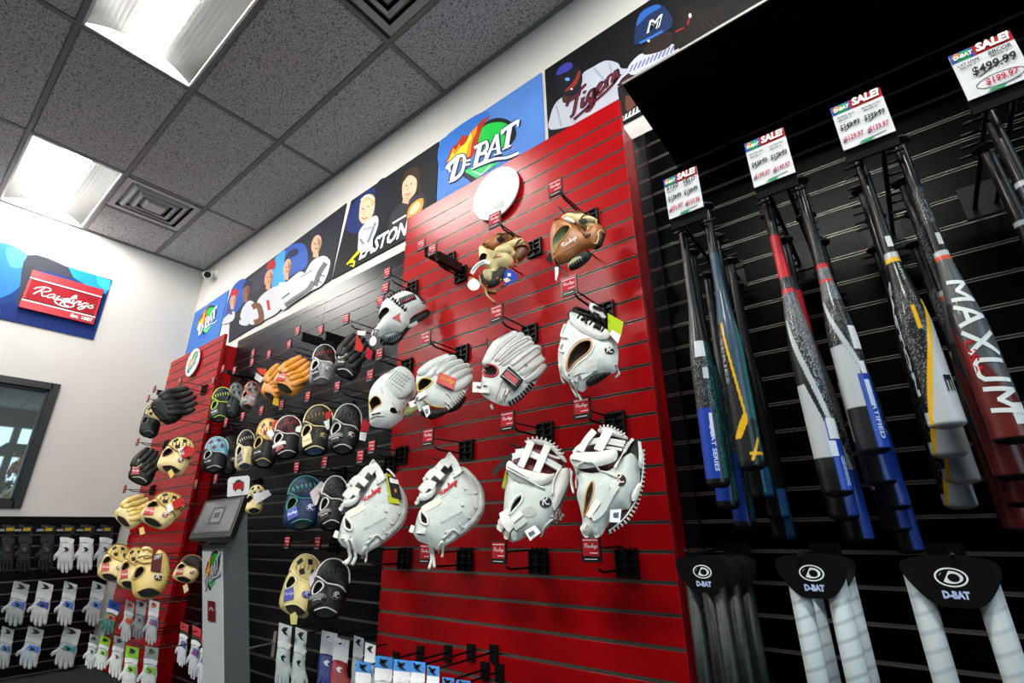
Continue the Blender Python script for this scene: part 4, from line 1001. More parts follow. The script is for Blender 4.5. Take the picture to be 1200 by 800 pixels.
# --- two catcher mitts with H webs
g = Glove('catchers_mitt', 'white mitt with a crossed strap web and a white barcode tag', (300, 420), 1.17, (575,505,5.714))
OUT = [(235,80),(330,70),(420,110),(490,180),(525,260),(520,360),(490,470),(420,600),(350,670),(260,700),(180,735),(140,740),(90,700),(60,650),(70,600),(80,540),(90,450),(95,380),(110,300),(140,210),(180,130)]
g.shell([(140,200),(200,110),(300,70),(400,90),(480,170),(500,230),(440,310),(300,330),(180,290)], '#6a1a20', 16, 40, name='web_back', base=-30)
g.shell([(115,260),(180,290),(270,310),(380,330),(430,300),(460,270),(500,268),(528,290),(522,370),(490,470),(425,600),(350,670),(260,700),(180,735),(140,740),(90,700),(60,650),(72,600),(85,540),(92,450),(100,370)], WHT2, 70, 70,
  holes=[[(132,580),(135,540),(165,490),(205,465),(220,480),(210,515),(170,560),(145,585)]], grooves=[([(430,300),(415,380),(420,470)], 5, 8), ([(100,320),(160,380),(280,405),(390,380)], 7, 10)])
g.shell([(430,330),(470,290),(520,280),(524,360),(490,460),(430,560),(410,480)], WHT, 18, 10, name='thumb_pad', base=52)
g.shell([(110,270),(135,235),(200,280),(300,310),(400,325),(430,320),(395,380),(300,400),(190,375),(130,330)], LW, 20, 10, name='web_base', base=64)
g.shell([(235,72),(330,65),(420,100),(490,175),(510,215),(480,205),(400,130),(310,95),(250,95)], LW, 18, 14, name='web_rim', base=16)
g.stitch([(240,75),(330,66),(420,102),(490,178)], 10, 26, LW, 7, 'web_lacing')
for q, w in (([(275,100),(245,180),(205,280)], 46), ([(385,125),(350,210),(310,315)], 48)): g.band(q, w, LW, 14, 9, 'web_strap', own=[30, 34, 50])
for q, w in (([(150,190),(230,170),(300,180)], 40), ([(170,155),(240,150),(300,175)], 26), ([(290,180),(380,220),(470,270)], 40), ([(360,160),(420,190),(465,200)], 14)): g.band(q, w, WHT, 4, 8, 'web_crossbar', own=[22, 24, 22])
g.lace([[(105,290),(190,345),(370,432)],[(110,280),(200,330),(260,370)],[(418,470),(425,380),(470,290),(525,270)],[(530,230),(545,310),(555,400)],[(330,690),(400,620),(490,540)],[(410,590),(435,600),(450,540),(490,545)],[(455,545),(470,580)],[(230,85),(150,150),(150,200)]], LW, 7, 9)
g.rim([(132,580),(135,540),(165,490),(205,465),(220,480),(210,515),(170,560),(145,585)], LW, 9)
g.oval((372,515), 42, 33, '#16181a', -25, 4, '#cfd3d0').write(RMARK, (350,540), (400,525), '#cfd3d0', .95, 6)
g.patch([(215,575),(270,540),(312,570),(295,605),(235,610)], '#a9aaa2', 3, 'worn_pad', True, 3)
for q, w in (([(90,560),(110,640),(150,690)], 60), ([(140,650),(190,610),(215,590)], 36), ([(165,685),(210,655),(240,630)], 34)): g.band(q, w, LW, 8, 10)
for x, y in ((70,610),(75,660),(110,710),(160,720),(60,640)): g.oval((x, y), 20, 24, LW, 20, 10, None, 'lace_knot')
g.tag([(232,705),(300,665),(340,715),(270,770)], '#dde0e1', 66).tag([(255,720),(290,700),(305,722),(270,745)], '#5c646c', 69, 'barcode')
g.tag([(10,280),(140,160),(145,190),(100,250),(20,320)], '#1b1c1b', 30).tag([(75,390),(100,280),(130,230),(125,300),(95,400)], '#8c8d22', 20).lace([[(120,65),(190,85),(240,100)]], BLK, 7, 10)
g = Glove('catchers_mitt', 'white mitt with pale lacing down its right edge, lowest right on the red panel', (290, 400), 1.15, (660,490,5.336))
g.shell([(90,210),(160,120),(230,75),(330,90),(450,140),(490,250),(480,400),(300,350),(100,330),(60,290)], '#3a1014', 16, 40, name='web_back', base=-30)
g.shell([(400,140),(480,160),(505,260),(500,400),(440,560),(350,660),(270,700),(300,600),(420,400)], '#131314', 20, 30, name='back_pad', base=-20)
g.shell([(60,280),(110,330),(220,345),(330,300),(380,240),(430,222),(465,260),(480,340),(470,450),(430,510),(410,565),(330,590),(270,680),(230,740),(160,750),(115,720),(120,640),(105,560),(85,480),(95,400)], WHT2, 72, 70,
  holes=[[(130,620),(150,500),(185,435),(198,450),(195,510),(165,590),(145,625)]], grooves=[([(183,345),(183,430)], 5, 6), ([(330,300),(300,400),(330,480)], 7, 6)], lining='#241410')
g.shell([(50,290),(80,250),(200,245),(330,232),(340,290),(290,320),(180,345),(90,345)], LW, 20, 10, name='web_base', base=62)
g.shell([(225,72),(290,65),(390,115),(400,140),(330,125),(230,100)], LW, 18, 14, name='web_rim', base=16); g.stitch([(225,75),(290,68),(390,120)], 8, 24, LW, 6, 'web_lacing')
for q, w in (([(200,105),(150,170),(115,250)], 40), ([(290,100),(255,170),(225,245)], 56)): g.band(q, w, LW, 14, 9, 'web_strap', own=[28, 34, 56])
for q, w in (([(70,235),(110,190),(230,150),(390,170)], 20), ([(85,220),(160,180),(260,170),(380,190)], 18), ([(200,195),(300,205),(370,215)], 16)): g.band(q, w, WHT, 4, 8, 'web_crossbar', own=[22, 24, 22])
g.band([(440,140),(385,210),(330,355)], 18, LW, 20, 8).band([(478,165),(485,260),(480,340)], 20, LW, 40, 8).lace([[(60,300),(160,325),(200,330),(350,420)],[(80,420),(80,360),(140,320)],[(50,310),(45,380),(60,450)],[(375,190),(410,150),(400,180)]], LW, 7, 8)
g.rim([(130,620),(150,500),(185,435),(198,450),(195,510),(165,590),(145,625)], '#b8893f', 5)
g.oval((360,428), 40, 37, '#141010', -10, 4, '#d8cdc0').write(RMARK, (335,455), (388,440), '#d9c6b8', .95, 6)
for q, w in (([(345,465),(300,530),(240,630)], 36), ([(310,455),(345,475)], 60), ([(230,560),(180,630),(160,650)], 38), ([(270,590),(220,650),(190,670)], 34)): g.band(q, w, LW, 8, 10)
g.lace([[(270,690),(330,600),(400,570)]], '#7a2a1c', 5, 6)
g.tag([(300,605),(368,600),(360,685),(295,680)], '#cfd6da', 60).tag([(320,625),(352,622),(350,655),(318,652)], '#4d565e', 63, 'barcode')
g.stitch([(500,180),(500,300),(495,400),(455,540),(390,640),(280,710)], 22, 24, LW, 6).lace([[(495,180),(500,300),(485,420),(445,530),(375,630),(280,705)]], LW, 5, 6).shell([(430,500),(470,430),(490,440),(470,500),(440,540)], LW, 14, 10, name='lace_knot', base=40)
for x, y in ((130,700),(150,735),(210,735)): g.oval((x, y), 20, 22, LW, 20, 8, None, 'lace_knot')
g.lace([[(135,65),(180,90),(240,105)]], BLK, 7, 10)
# --- tan and brown glove
g = Glove('baseball_glove', 'tan and brown glove with a white strap and blue tag, under the white disc', (370, 380), 1.22, (540,260,8))
g.shell([(215,190),(330,120),(420,85),(500,110),(600,180),(560,240),(440,210),(330,260),(250,250)], BRN, 40, 50, name='web', base=-10)
g.shell([(500,290),(540,210),(610,185),(650,230),(640,290),(560,370),(500,370)], '#6d3f1e', 45, 40, name='palm', base=0)
g.shell([(170,240),(200,220),(240,250),(330,270),(330,225),(400,235),(500,190),(560,180),(640,225),(520,270),(480,290),(490,380),(450,420),(370,430),(330,500),(300,590),(240,600),(200,520),(270,450),(230,420),(180,400),(172,320)], CRM, 50, 60,
  holes=[[(180,400),(175,345),(205,320),(250,340),(235,385),(205,405)]])
g.shell([(190,500),(240,470),(330,470),(370,430),(430,450),(440,490),(400,560),(330,620),(260,630),(210,580)], '#1d1a14', 30, 30, name='wrist_opening', base=20)
g.shell([(215,490),(270,470),(300,500),(290,580),(230,560)], '#a99b6e', 14, 10, name='wrist_pad', base=46)
g.band([(110,530),(160,460),(230,425),(280,440)], 34, '#d9dbd6', 20, 10, own=[40,46,50,50]).band([(120,510),(170,455),(230,428)], 6, '#3c6a72', 32, 3, own=[40,46,50]).patch([(80,510),(130,520),(125,550),(75,560)], '#9c5a1e', 40, smooth=True)
g.patch([(305,375),(360,300),(335,355),(395,355),(330,372)], '#a5581f', 4, 'wedge'); g.patch([(340,210),(400,165),(430,200),(370,245)], '#2a1508', 44, 'web_gap').patch([(390,190),(430,165),(470,185),(420,215)], BRN, 50, 'web_strap')
g.lace([[(500,290),(530,230),(570,190)], [(210,195),(260,240),(340,280)], [(170,205),(210,200),(250,230)], [(330,115),(400,140),(470,120),(560,160)], [(500,265),(590,255),(630,270)], [(250,620),(260,680),(320,750)], [(190,500),(200,570),(260,640),(330,650)]], '#6e3c18', 8, 10)
g.lace([[(230,620),(250,690),(320,750)], [(180,500),(190,570),(240,630),(330,650)]], '#b9a46a', 9, 40)
g.fingers([([(400,240),(480,230),(560,195)], [34,40,34]), ([(370,290),(440,280),(490,300)], [50,52,40])], CRM, .7).stitch([(440,440),(490,410),(540,380)], 5, 34, BRN, 8)
g.tag([(420,500),(480,490),(530,530),(535,570),(470,620),(410,620)], '#1e3f9a', 60, smooth=True).tag([(445,520),(475,525),(470,555),(440,550)], '#c8d4dc', 64, 'barcode').tag([(400,580),(440,565),(475,590),(430,615)], '#cdb9a8', 66, 'barcode')
g.tag([(70,600),(125,555),(182,600),(170,650),(120,668),(80,645)], '#e6e4e2', 40, smooth=True).stitch([(330,560),(400,590),(330,640)], 5, 30, '#8a6a40', 8)
# --- dark brown glove
g = Glove('baseball_glove', 'dark brown glove with a cream web, highest on the red panel', (330, 380), 1.20, (635,235,8))
g.shell([(180,150),(260,105),(350,95),(450,150),(520,200),(510,280),(400,260),(280,200)], CRM, 40, 50, name='web', base=-15)
g.shell([(470,420),(560,280),(600,300),(560,420),(500,450)], '#241610', 30, 40, name='palm', base=-10)
g.shell([(115,195),(190,180),(280,190),(330,240),(390,290),(440,250),(500,215),(560,240),(580,310),(560,390),(510,445),(430,460),(350,490),(260,560),(180,590),(110,570),(85,480),(78,380),(80,290)], BRN, 60, 70,
  holes=[[(105,500),(105,390),(150,320),(210,275),(265,275),(270,310),(220,390),(160,450),(130,510)]], lining='#6a7048')
g.shell([(250,600),(270,550),(350,495),(430,485),(470,510),(440,570),(350,640),(270,660)], '#10100c', 26, 30, name='wrist_opening', base=10)
g.shell([(250,620),(300,560),(380,545),(390,580),(320,620),(260,650)], '#8b8c66', 12, 8, name='wrist_pad', base=34).stitch([(260,650),(330,610),(420,550)], 7, 30, BLK, 7)
g.rim([(105,500),(105,390),(150,320),(210,275),(265,275),(270,310),(220,390),(160,450),(130,510)], '#b87a34', 8)
g.lace([[(120,205),(200,175),(260,200),(330,240),(400,340)], [(390,300),(420,380),(460,350)], [(310,215),(360,260),(400,330)], [(380,290),(400,360),(440,360)], [(120,560),(150,600),(230,670)], [(150,580),(200,640),(240,690)]], '#6a3a16', 8, 10)
g.shell([(210,200),(260,190),(310,225),(300,245),(240,225)], '#e0dcc8', 12, 8, name='web_strap', base=50); g.shell([(350,210),(400,200),(430,230),(400,255),(360,240)], '#15100a', 8, 6, name='web_gap', base=44); g.shell([(380,185),(440,160),(520,200),(500,220),(420,215)], CRM, 20, 10, name='web_strap', base=30)
g.lace([[(370,190),(400,160),(450,165)], [(260,110),(330,130),(400,110)]], '#6a3a16', 7, 12).patch([(425,255),(440,250),(440,295),(425,295)], '#d6cba0', 3).write(SCRIPT_LO, (215,495), (350,405), '#ece2d2', 1.0, 4).lace([[(215,512),(350,425)]], '#d8c8b0', 2.2, 2)
g.lace([[(520,370),(550,310),(590,320)], [(490,430),(520,420),(540,350)]], CRM, 6, 10)
g.tag([(125,640),(160,640),(160,700),(140,770),(130,760)], '#d0d4d6', 30).tag([(30,540),(70,470),(100,520),(90,590)], '#141418', -20, 'hang_tag').lace([[(150,25),(230,105),(290,115)]], BLK, 8, 6)

# ---- smaller gloves, each fitted to its own place from a hand-made pattern
TS = [(-48,22),(-46,0),(-36,-14),(0,-10),(32,-14),(47,0),(49,30),(40,54),(15,66),(-20,71),(-43,62)]
TWEB = [(-45,-6),(-42,-36),(-24,-60),(8,-69),(36,-57),(48,-28),(45,2),(12,-6),(-18,-4)]
THOLE = [(-40,26),(-37,8),(-24,0),(-14,8),(-19,22),(-32,33)]
TPATCH = [(-37,38),(-15,22),(-4,45),(-30,60)]
TOPEN = [(-20,62),(6,51),(34,50),(22,63),(-8,70)]
TFING = [([(-38,20),(-40,-20),(-26,-58)],[14,14,10]),([(-24,18),(-18,-25),(-6,-64)],[12,12,9]),([(-6,18),(4,-25),(12,-66)],[12,12,9]),([(10,20),(22,-20),(30,-58)],[12,12,9]),([(26,28),(38,-8),(44,-40)],[12,11,9])]
TMITT = [(-45,30),(-40,0),(-42,-30),(-30,-58),(-8,-60),(0,-40),(10,-60),(36,-48),(50,-10),(48,25),(30,58),(0,71),(-30,68)]
def small(label, box, Y, shell, web=None, rim=None, patch=None, oval=None, rot=0, kind='web', gap=BLK, lacec=None, tags=(), lining=None, group=None, heel=BLK, strap=None, mark='#d8d4cc', lift=0.):
    x0, y0, x1, y1 = box; r = math.radians(rot); c, s_ = math.cos(r), math.sin(r)
    R = lambda p: (p[0]*c-p[1]*s_, p[0]*s_+p[1]*c)
    A = np.array([R(p) for p in (TS+TWEB if kind == 'web' else (TMITT if kind == 'mitt' else TS+[(-28,-68),(-6,-74),(12,-76),(34,-68),(52,-44)]))])
    lo, hi = A.min(0), A.max(0); S = 8.0
    def T(p):
        q = R(p); return ((x0+(q[0]-lo[0])/(hi[0]-lo[0])*(x1-x0))*S, (y0+(q[1]-lo[1])/(hi[1]-lo[1])*(y1-y0))*S)
    D = lambda L: [T(p) for p in L]
    sc = .5*((x1-x0)/(hi[0]-lo[0])+(y1-y0)/(hi[1]-lo[1]))*S          # crop px per pattern unit
    g = Glove('baseball_glove' if kind != 'mitt' else 'first_base_mitt', label, T((0, 0)), Y, (0, 0, S), group)
    web = web or shell; rim = rim or shell
    if kind == 'mitt':
        g.shell(D(TMITT), shell, 22*sc, 24*sc, holes=[D(THOLE)], lining=lining, grooves=[(D([(-30,-10),(0,0),(30,-20)]), 3*sc, 3*sc)])
        g.stitch(D([(36,-48),(50,-10),(47,25),(30,57),(0,70)]), 12, 5*sc, rim, 1.2*sc)
        for q in ([(-40,-28),(-26,-30),(-6,-36)], [(-34,-48),(-20,-48),(-4,-50)]): g.band(D(q), 8*sc, web, 2*sc, 2*sc, 'web_strap')
        g.lace([D([(-30,-58),(-20,-20),(10,-40)]), D([(-44,-20),(-20,-8),(10,-16)])], rim, 1.8*sc, 2*sc)
    elif kind == 'web':
        g.shell(D(TWEB), web, 15*sc, 24*sc, name='web', base=-4*sc)
        g.shell(D(TS), shell, 22*sc, 24*sc, holes=[D(THOLE)], lining=lining, grooves=[(D([(-12,-8),(0,15),(-2,40)]), 2.5*sc, 2.5*sc)])
        g.lace([D([(-44,-10),(-40,-36),(-22,-58),(8,-67),(36,-55),(47,-28)]), D([(-40,-12),(-10,-4),(20,-8),(44,-4)])], rim, 2.2*sc, 1.2*sc, 'web_edge')
        for q in ([(-34,-34),(-24,-48),(-16,-42),(-26,-28)], [(-6,-52),(6,-58),(12,-48),(0,-42)], [(-20,-20),(-8,-30),(0,-22),(-12,-14)], [(12,-34),(22,-42),(28,-32),(18,-24)]): g.patch(D(q), gap, .8*sc, 'web_gap', th=.8*sc)
        lc = lacec or rim
        g.stitch(D([(-34,-20),(-5,-34),(30,-46)]), 6, 12*sc, lc, 1.5*sc)
    else:
        g.shell(D(TS), shell, 20*sc, 24*sc, holes=[D(THOLE)], lining=lining)
        g.fingers([(D(p), [v*sc for v in w]) for p, w in TFING], web, .75)
        g.lace([D([(-31,10),(-28,-25),(-16,-58)]), D([(-14,10),(-7,-25),(3,-62)]), D([(2,10),(13,-25),(21,-58)])], lacec or rim, 1.2*sc, 2*sc, 'seam')
    g.rim(D(THOLE), rim, 2.2*sc)
    g.patch(D(TOPEN), heel, 1.2*sc, 'wrist_opening', True, 1*sc); g.lace([D([(-22,64),(6,51),(36,50)])], rim, 1.8*sc, 1.2*sc, 'piping')
    if patch:
        g.patch(D(TPATCH), patch, 2.*sc, 'wrist_label', th=2*sc); g.write(SCRIPT_LO, T((-33,52)), T((-8,40)), mark, 1.2, 2.6*sc)
    if strap: g.band(D([(-44,44),(-20,34),(0,30)]), 10*sc, strap, 2.5*sc, 2*sc)
    if oval:
        g.oval(T((24,20)), 11*sc, 8*sc, oval, -15, 1.8*sc, mark).write(RMARK, T((17,26)), T((31,22)), mark, .9, 2.6*sc)
    for pts, col in tags: g.tag([(a*S, b*S) for a, b in pts], col, 26*sc)
    return g
# row one on the dark wall
small('lime green and black glove at the left end of the upper dark row', (245,454,272,495), 1.30, '#14181a', '#12162a', '#a6cf1c', '#39443f', None, 12, gap='#0a0c14', lacec='#a6cf1c')
small('dark grey green glove behind the lime green glove', (262,448,285,490), 1.37, '#1c2322', '#5b5f60', '#39433f', '#1a211f', None, 25, mark='#9aa6a0')
small('grey glove with orange piping beside the orange gloves', (281,447,304,480), 1.31, '#6f7070', '#4b4c4e', '#c9623a', '#5d5f61', '#b3382a', 22, heel='#17130f', tags=[([(300,440),(309,446),(305,452),(298,447)], '#dcdcda'), ([(301,434),(312,436),(311,444),(303,441)], '#c8432a')])
small('rear orange leather glove in a pair on the upper dark row', (306,424,338,471), 1.37, ORG, ORG, '#6a3a14', None, None, 35, 'fingers', tags=[([(321,470),(327,472),(326,480),(319,478)], '#c79a2c')])
small('front orange leather glove with a dark red wrist label', (320,415,368,464), 1.29, ORG, ORG, '#2a1a10', '#b01c24', None, 42, 'fingers', lacec='#8a5416')
small('grey glove with dark red web laces on the upper dark row', (362,404,394,452), 1.31, '#77797a', '#2d1416', '#d9d9d6', '#1b1c1e', '#4a4c4e', 12, gap='#0e0a0a', lacec='#a01c28', heel='#4b4d4e')
small('black glove with white rim and red hang tag on the upper dark row', (391,388,432,445), 1.25, '#141416', '#141416', '#d4d4d0', '#1d1d1f', None, 30, 'fingers', lacec='#2a2a2c', tags=[([(418,396),(426,412),(424,418),(416,416)], '#b02a1e'), ([(430,412),(437,418),(434,428),(428,424)], '#a8172a'), ([(419,393),(429,394),(428,399),(419,398)], '#d6d6d2')])
# row two
small('black glove with a light blue and white web, left end of the second row', (236,512,268,554), 1.29, '#131418', '#5f9ab0', '#b8bec2', '#15161a', None, 12, gap='#5a1a22', lacec='#b8bec2')
small('plain black glove behind the light blue and black glove', (254,511,282,556), 1.38, '#0d0d0f', None, '#232326', None, '#1c1c1e', 15)
small('tan and navy glove in the second row', (275,504,299,551), 1.32, '#c9b887', '#17181c', '#d6cfb4', '#2d3a5c', '#c9b887', 10, heel='#20283f', mark='#b9a670')
small('black glove with a tan and orange web in the second row', (294,491,328,549), 1.27, '#141416', '#d8ae68', '#c9a860', '#1a1a1c', None, 18, gap='#5c2415', lacec='#b5401f', heel='#2a2f2c', tags=[([(312,512),(318,508),(322,514),(317,520)], '#d8d8d6'), ([(319,500),(326,497),(327,506),(322,511)], '#c2401c')])
small('dark red, black and white glove in the second row', (319,487,354,538), 1.27, '#15100f', '#4a0f16', '#d6d2cc', '#8c1a24', None, 8, gap='#0d0a0a', lacec='#7a1a22', strap='#d6d4cf', tags=[([(347,506),(353,503),(352,512),(346,511)], '#cfdcd8')])
small('black glove with tan web rim, blue heel and tan label', (350,475,391,535), 1.26, '#131413', '#201a14', '#d8c48c', '#dcd0a0', '#1b1c18', 12, gap='#3a2a1a', lacec='#8a6a34', heel='#0f2a44', mark='#b7a468', tags=[([(381,490),(389,487),(387,496),(382,500)], '#b0272a'), ([(379,500),(386,497),(386,508),(383,510)], '#b9c4c2')])
small('black glove with grey wrist panel and white rim in the second row', (384,474,424,533), 1.24, '#111112', '#111112', '#bcbcb8', '#1a1a1b', '#1a1a1c', 16, lacec='#1d1d1e', strap='#6d7072', tags=[([(424,497),(434,501),(431,512),(422,511)], '#a01a28'), ([(422,512),(430,513),(428,523),(421,521)], '#c9cbca')])
# row three
small('navy and green glove with a white web rim in the third row', (332,558,378,621), 1.22, '#16284a', '#0f2a48', '#2c7a68', '#2b3f9c', '#1a2b56', 10, gap='#0a2a22', lacec='#3a9a6a', heel='#0e2420', mark='#d5dcf0', tags=[([(363,584),(376,570),(380,573),(371,598),(368,599)], '#b9b2b2')])
small('black glove with grey and white wrist laces in the third row, behind the big mitt', (372,558,408,622), 1.22, '#121112', '#121112', '#c4c2bc', '#19191a', None, 12, lacec='#1c1b1c', strap='#6a6c6c')
small('tan glove half hidden behind the kiosk screen', (287,568,311,602), 1.33, CRM, None, '#4a3c22', None, '#6a5a32', 15, tags=[([(296,582),(314,577),(318,583),(300,594)], '#d3d3d2')])
# row four
small('tan glove with a royal blue wrist label, lowest on the dark wall', (327,649,377,723), 1.22, '#cdbf80', '#c9ba78', '#d8cfa0', '#26339c', '#1f2a7a', 26, gap='#14120e', lacec='#a88f4a', heel='#1d1812', mark='#a9b0d8', tags=[([(362,683),(371,672),(367,692),(363,694)], '#c9c3d0'), ([(340,727),(346,723),(349,728),(348,738),(341,738)], '#a8a364')])
small('black glove with a grey wrist panel, lowest on the dark wall', (360,655,410,726), 1.20, '#121213', '#111112', '#c9c9c4', '#1b1b1c', '#1b1b1d', 18, lacec='#1b1b1c', strap='#5b6060', mark='#b9bcb8')
# narrow red panel
small('large black glove at the top of the narrow red panel', (177,452,232,497), 1.06, '#141413', '#1a1a19', '#2d2c28', None, None, 58, 'fingers', lacec='#34332e')
small('black glove with tan web beside the far wall, behind the large black glove', (163,474,190,513), 1.00, '#17181a', '#bfa868', '#5e5e58', None, None, 20, gap='#17140f')
small('black glove with a red wrist label on the narrow red panel', (150,522,190,569), 1.00, '#131412', '#131412', '#b9b59c', '#a82430', None, 30, 'fingers', lacec='#7a7440')
small('tan glove with a red tag on the narrow red panel, second row', (184,511,228,556), 1.08, CRM, '#cfb974', '#5a1a20', None, '#6a1a20', 28, gap='#17130e', lacec='#1c1814', tags=[([(210,534),(218,527),(229,530),(226,538),(214,542)], '#a81f22'), ([(208,531),(214,529),(216,537),(211,539)], '#d8d8d4'), ([(196,558),(201,554),(204,560),(200,566)], '#c9ac62')])
small('long tan finger glove on the left of the third row of the narrow red panel', (134,578,180,620), .99, CRM, TAN, '#6a4a24', None, None, 52, 'fingers', lacec='#7a5a2a')
small('tan glove with striped red tag on the third row of the narrow red panel', (163,576,216,620), 1.05, CRM, TAN, '#8a6a34', '#c02a30', '#8a2a28', 40, gap='#1a140c', lacec='#5a2018', tags=[([(201,593),(212,587),(216,596),(204,602)], '#a81a20'), ([(194,598),(199,594),(203,602),(197,606)], '#d5d6d4'), ([(163,624),(168,622),(170,630),(164,632)], '#c9ae68')])
small('left tan glove with a red label in the lowest row of the narrow red panel', (114,637,154,682), .97, CRM, TAN, '#8a6a34', '#b0242c', '#7a4a22', 28, gap='#2a1d10', lacec='#a3843f')
small('middle tan glove with a red label in the lowest row of the narrow red panel', (137,641,173,691), 1.02, CRM, TAN, '#8a6a34', '#b0242c', '#7a4a22', 25, gap='#2a1d10', lacec='#a3843f')
small('large tan first base mitt with a dark red tag in the lowest row', (154,641,199,702), 1.00, '#cbb066', CRM, '#8f7338', None, '#14110d', 12, 'mitt', tags=[([(178,656),(190,654),(188,676),(176,675)], '#4a1218'), ([(180,656),(189,655),(188,661),(180,662)], '#d8d8d6')])
small('single tan glove right of the big tan mitt, beside the kiosk', (202,650,238,683), 1.10, CRM, '#17130f', '#8a6a34', '#a8202a', '#6a2024', 28, gap='#0e0c0a', lacec='#17130f', tags=[([(214,690),(219,687),(221,695),(216,699)], '#b9ac84')])

# ================================================================== BATS UNDER THE CANOPY
def prof(R, tape):
    P = []; R = R*.87
    for t in np.linspace(0, 1, 300):
        if t < .012: r = .017+.006*math.sin(t/.012*math.pi/2)
        elif t < .03: r = .023-.0125*(t-.012)/.018
        elif t < tape: r = .0105+.001*(t/tape)
        elif t < tape+.30: x = (t-tape)/.30; r = .0115+(R-.0115)*(x*x*(3-2*x))
        elif t < .985: r = R
        else: r = R*math.sqrt(max(.12, 1-((t-.985)/.017)**2))
        P.append((t, r))
    return P
def bat_mesh(top, bot, R, tape, fn, name='bat_body'):
    ax = bot-top; L = ax.length; ax.normalize(); c = (EYE-(top+bot)*.5); f = (c-ax*c.dot(ax)).normalized(); rt = ax.cross(f)
    if rt.dot(RGT) < 0: rt = -rt
    n = 104; v = []; colr = []; F = []; P = prof(R, tape)
    for t, r in P:
        for k in range(n):
            th = 2*math.pi*k/n; v.append(ax*(L*t)+(f*math.cos(th)+rt*math.sin(th))*r)
            tt = th if th <= math.pi else th-2*math.pi
            colr.append(fn(t, tt))
    for i in range(len(P)-1):
        for k in range(n):
            k2 = (k+1) % n; F.append((i*n+k, i*n+k2, (i+1)*n+k2, (i+1)*n+k))
    F += [tuple(reversed(range(n))), tuple(range((len(P)-1)*n, len(P)*n))]
    if ax.cross(f).dot(rt) > 0: pass
    else: F = [tuple(reversed(q)) for q in F]
    me = bpy.data.meshes.new(name); me.from_pydata([tuple(p) for p in v], [], F); me.materials.append(M_BAT)
    a = me.color_attributes.new('Col', 'FLOAT_COLOR', 'POINT')
    a.data.foreach_set('color', [x for q in colr for x in (*q, 1.0)])
    me.polygons.foreach_set('use_smooth', [True]*len(F)); me.update()
    return me, (ax, f, rt, L, R, tape)
def bat_skin(info, t0, t1, a0, a1, dr=.0006):
    ax, f, rt, L, R, tape = info; P = prof(R, tape); b = MB(); nt, na = 6, 6; v = []
    for i in range(nt+1):
        t = t0+(t1-t0)*i/nt; r = np.interp(t, [p[0] for p in P], [p[1] for p in P])+dr
        for j in range(na+1):
            a = a0+(a1-a0)*j/na; v.append(ax*(L*t)+(f*math.cos(a)+rt*math.sin(a))*r)
    b.add(v, [(i*(na+1)+j, i*(na+1)+j+1, (i+1)*(na+1)+j+1, (i+1)*(na+1)+j) for i in range(nt) for j in range(na)], 0, True); return b
BLOCK = {'M': [[(0,0),(0,1)],[(0,1),(.4,.35)],[(.4,.35),(.8,1)],[(.8,1),(.8,0)]], 'A': [[(0,0),(.4,1)],[(.4,1),(.8,0)],[(.15,.35),(.65,.35)]], 'X': [[(0,0),(.8,1)],[(0,1),(.8,0)]], 'U': [[(0,1),(0,.15)],[(0,.15),(.15,0)],[(.15,0),(.6,0)],[(.6,0),(.75,.15)],[(.75,.15),(.75,1)]]}
def block2d(s, w):
    V = []; F = []; x0 = 0
    for ch in s:
        for a, b in BLOCK[ch]:
            p = np.array([np.array(a)+(np.array(b)-np.array(a))*k for k in np.linspace(-.06, 1.06, 9)])+np.array([x0, 0]); p[:, 0] += p[:, 1]*.12
            A_, B_ = ribbon(p, w); o = len(V); n = len(p)
            for q0, q1 in zip(A_, B_): V += [q0, q1]
            F += [(o+2*i, o+2*i+1, o+2*i+3, o+2*i+2) for i in range(n-1)]
        x0 += 1.12
    V = np.array(V); return V-V.min(0), F
def bat_text(info, s, t0, t1, a0, hgt, dr=.0011, shear=0., off=0.02):
    ax, f, rt, L, R, tape = info; P = prof(R, tape); V, F = block2d(s, .17) if s == 'MAXUM' else text2d(s, shear, off); W = V[:, 0].max(); H = V[:, 1].max(); v = []
    for x, y in V:
        t = t0+(t1-t0)*x/W; r = np.interp(t, [p[0] for p in P], [p[1] for p in P])+dr; a = a0+hgt*(y/H-.5)
        v.append(ax*(L*t)+(f*math.cos(a)+rt*math.sin(a))*r)
    return MB().add(v, F)
C_ = {k: lin(h) for k, h in dict(k='#0b0b0d', dk='#1b1d20', gy='#4a4d50', sl='#2f4758', w='#b0b6ba', r='#c01f2c', b='#173c9c', y='#d9a916', t='#2a6a6a', o='#c9481c', m='#5a1a16', s='#8d9296').items()}
rnd = random.Random(3)
def glint_specks(t, th, a='k', b='w', p=.35):
    if rnd.random() < p*.6:
        g_ = .2+.7*rnd.random(); return tuple(x*g_ for x in C_[b])
    return C_[a]
def f1(t, th):
    if t < .18: return glint_specks(t, th, 'k', 'gy', .15)
    if t < .50: return C_['gy'] if th < -.3 else C_['k']
    if t < .74: return glint_specks(t, th, 'dk', 's', .35) if th < .5 else C_['t'] if rnd.random() < .4 else C_['k']
    if t < .97: return C_['b'] if th < .35 else (C_['t'] if th > .6 and rnd.random() < .6 else C_['k'])
    return C_['k']
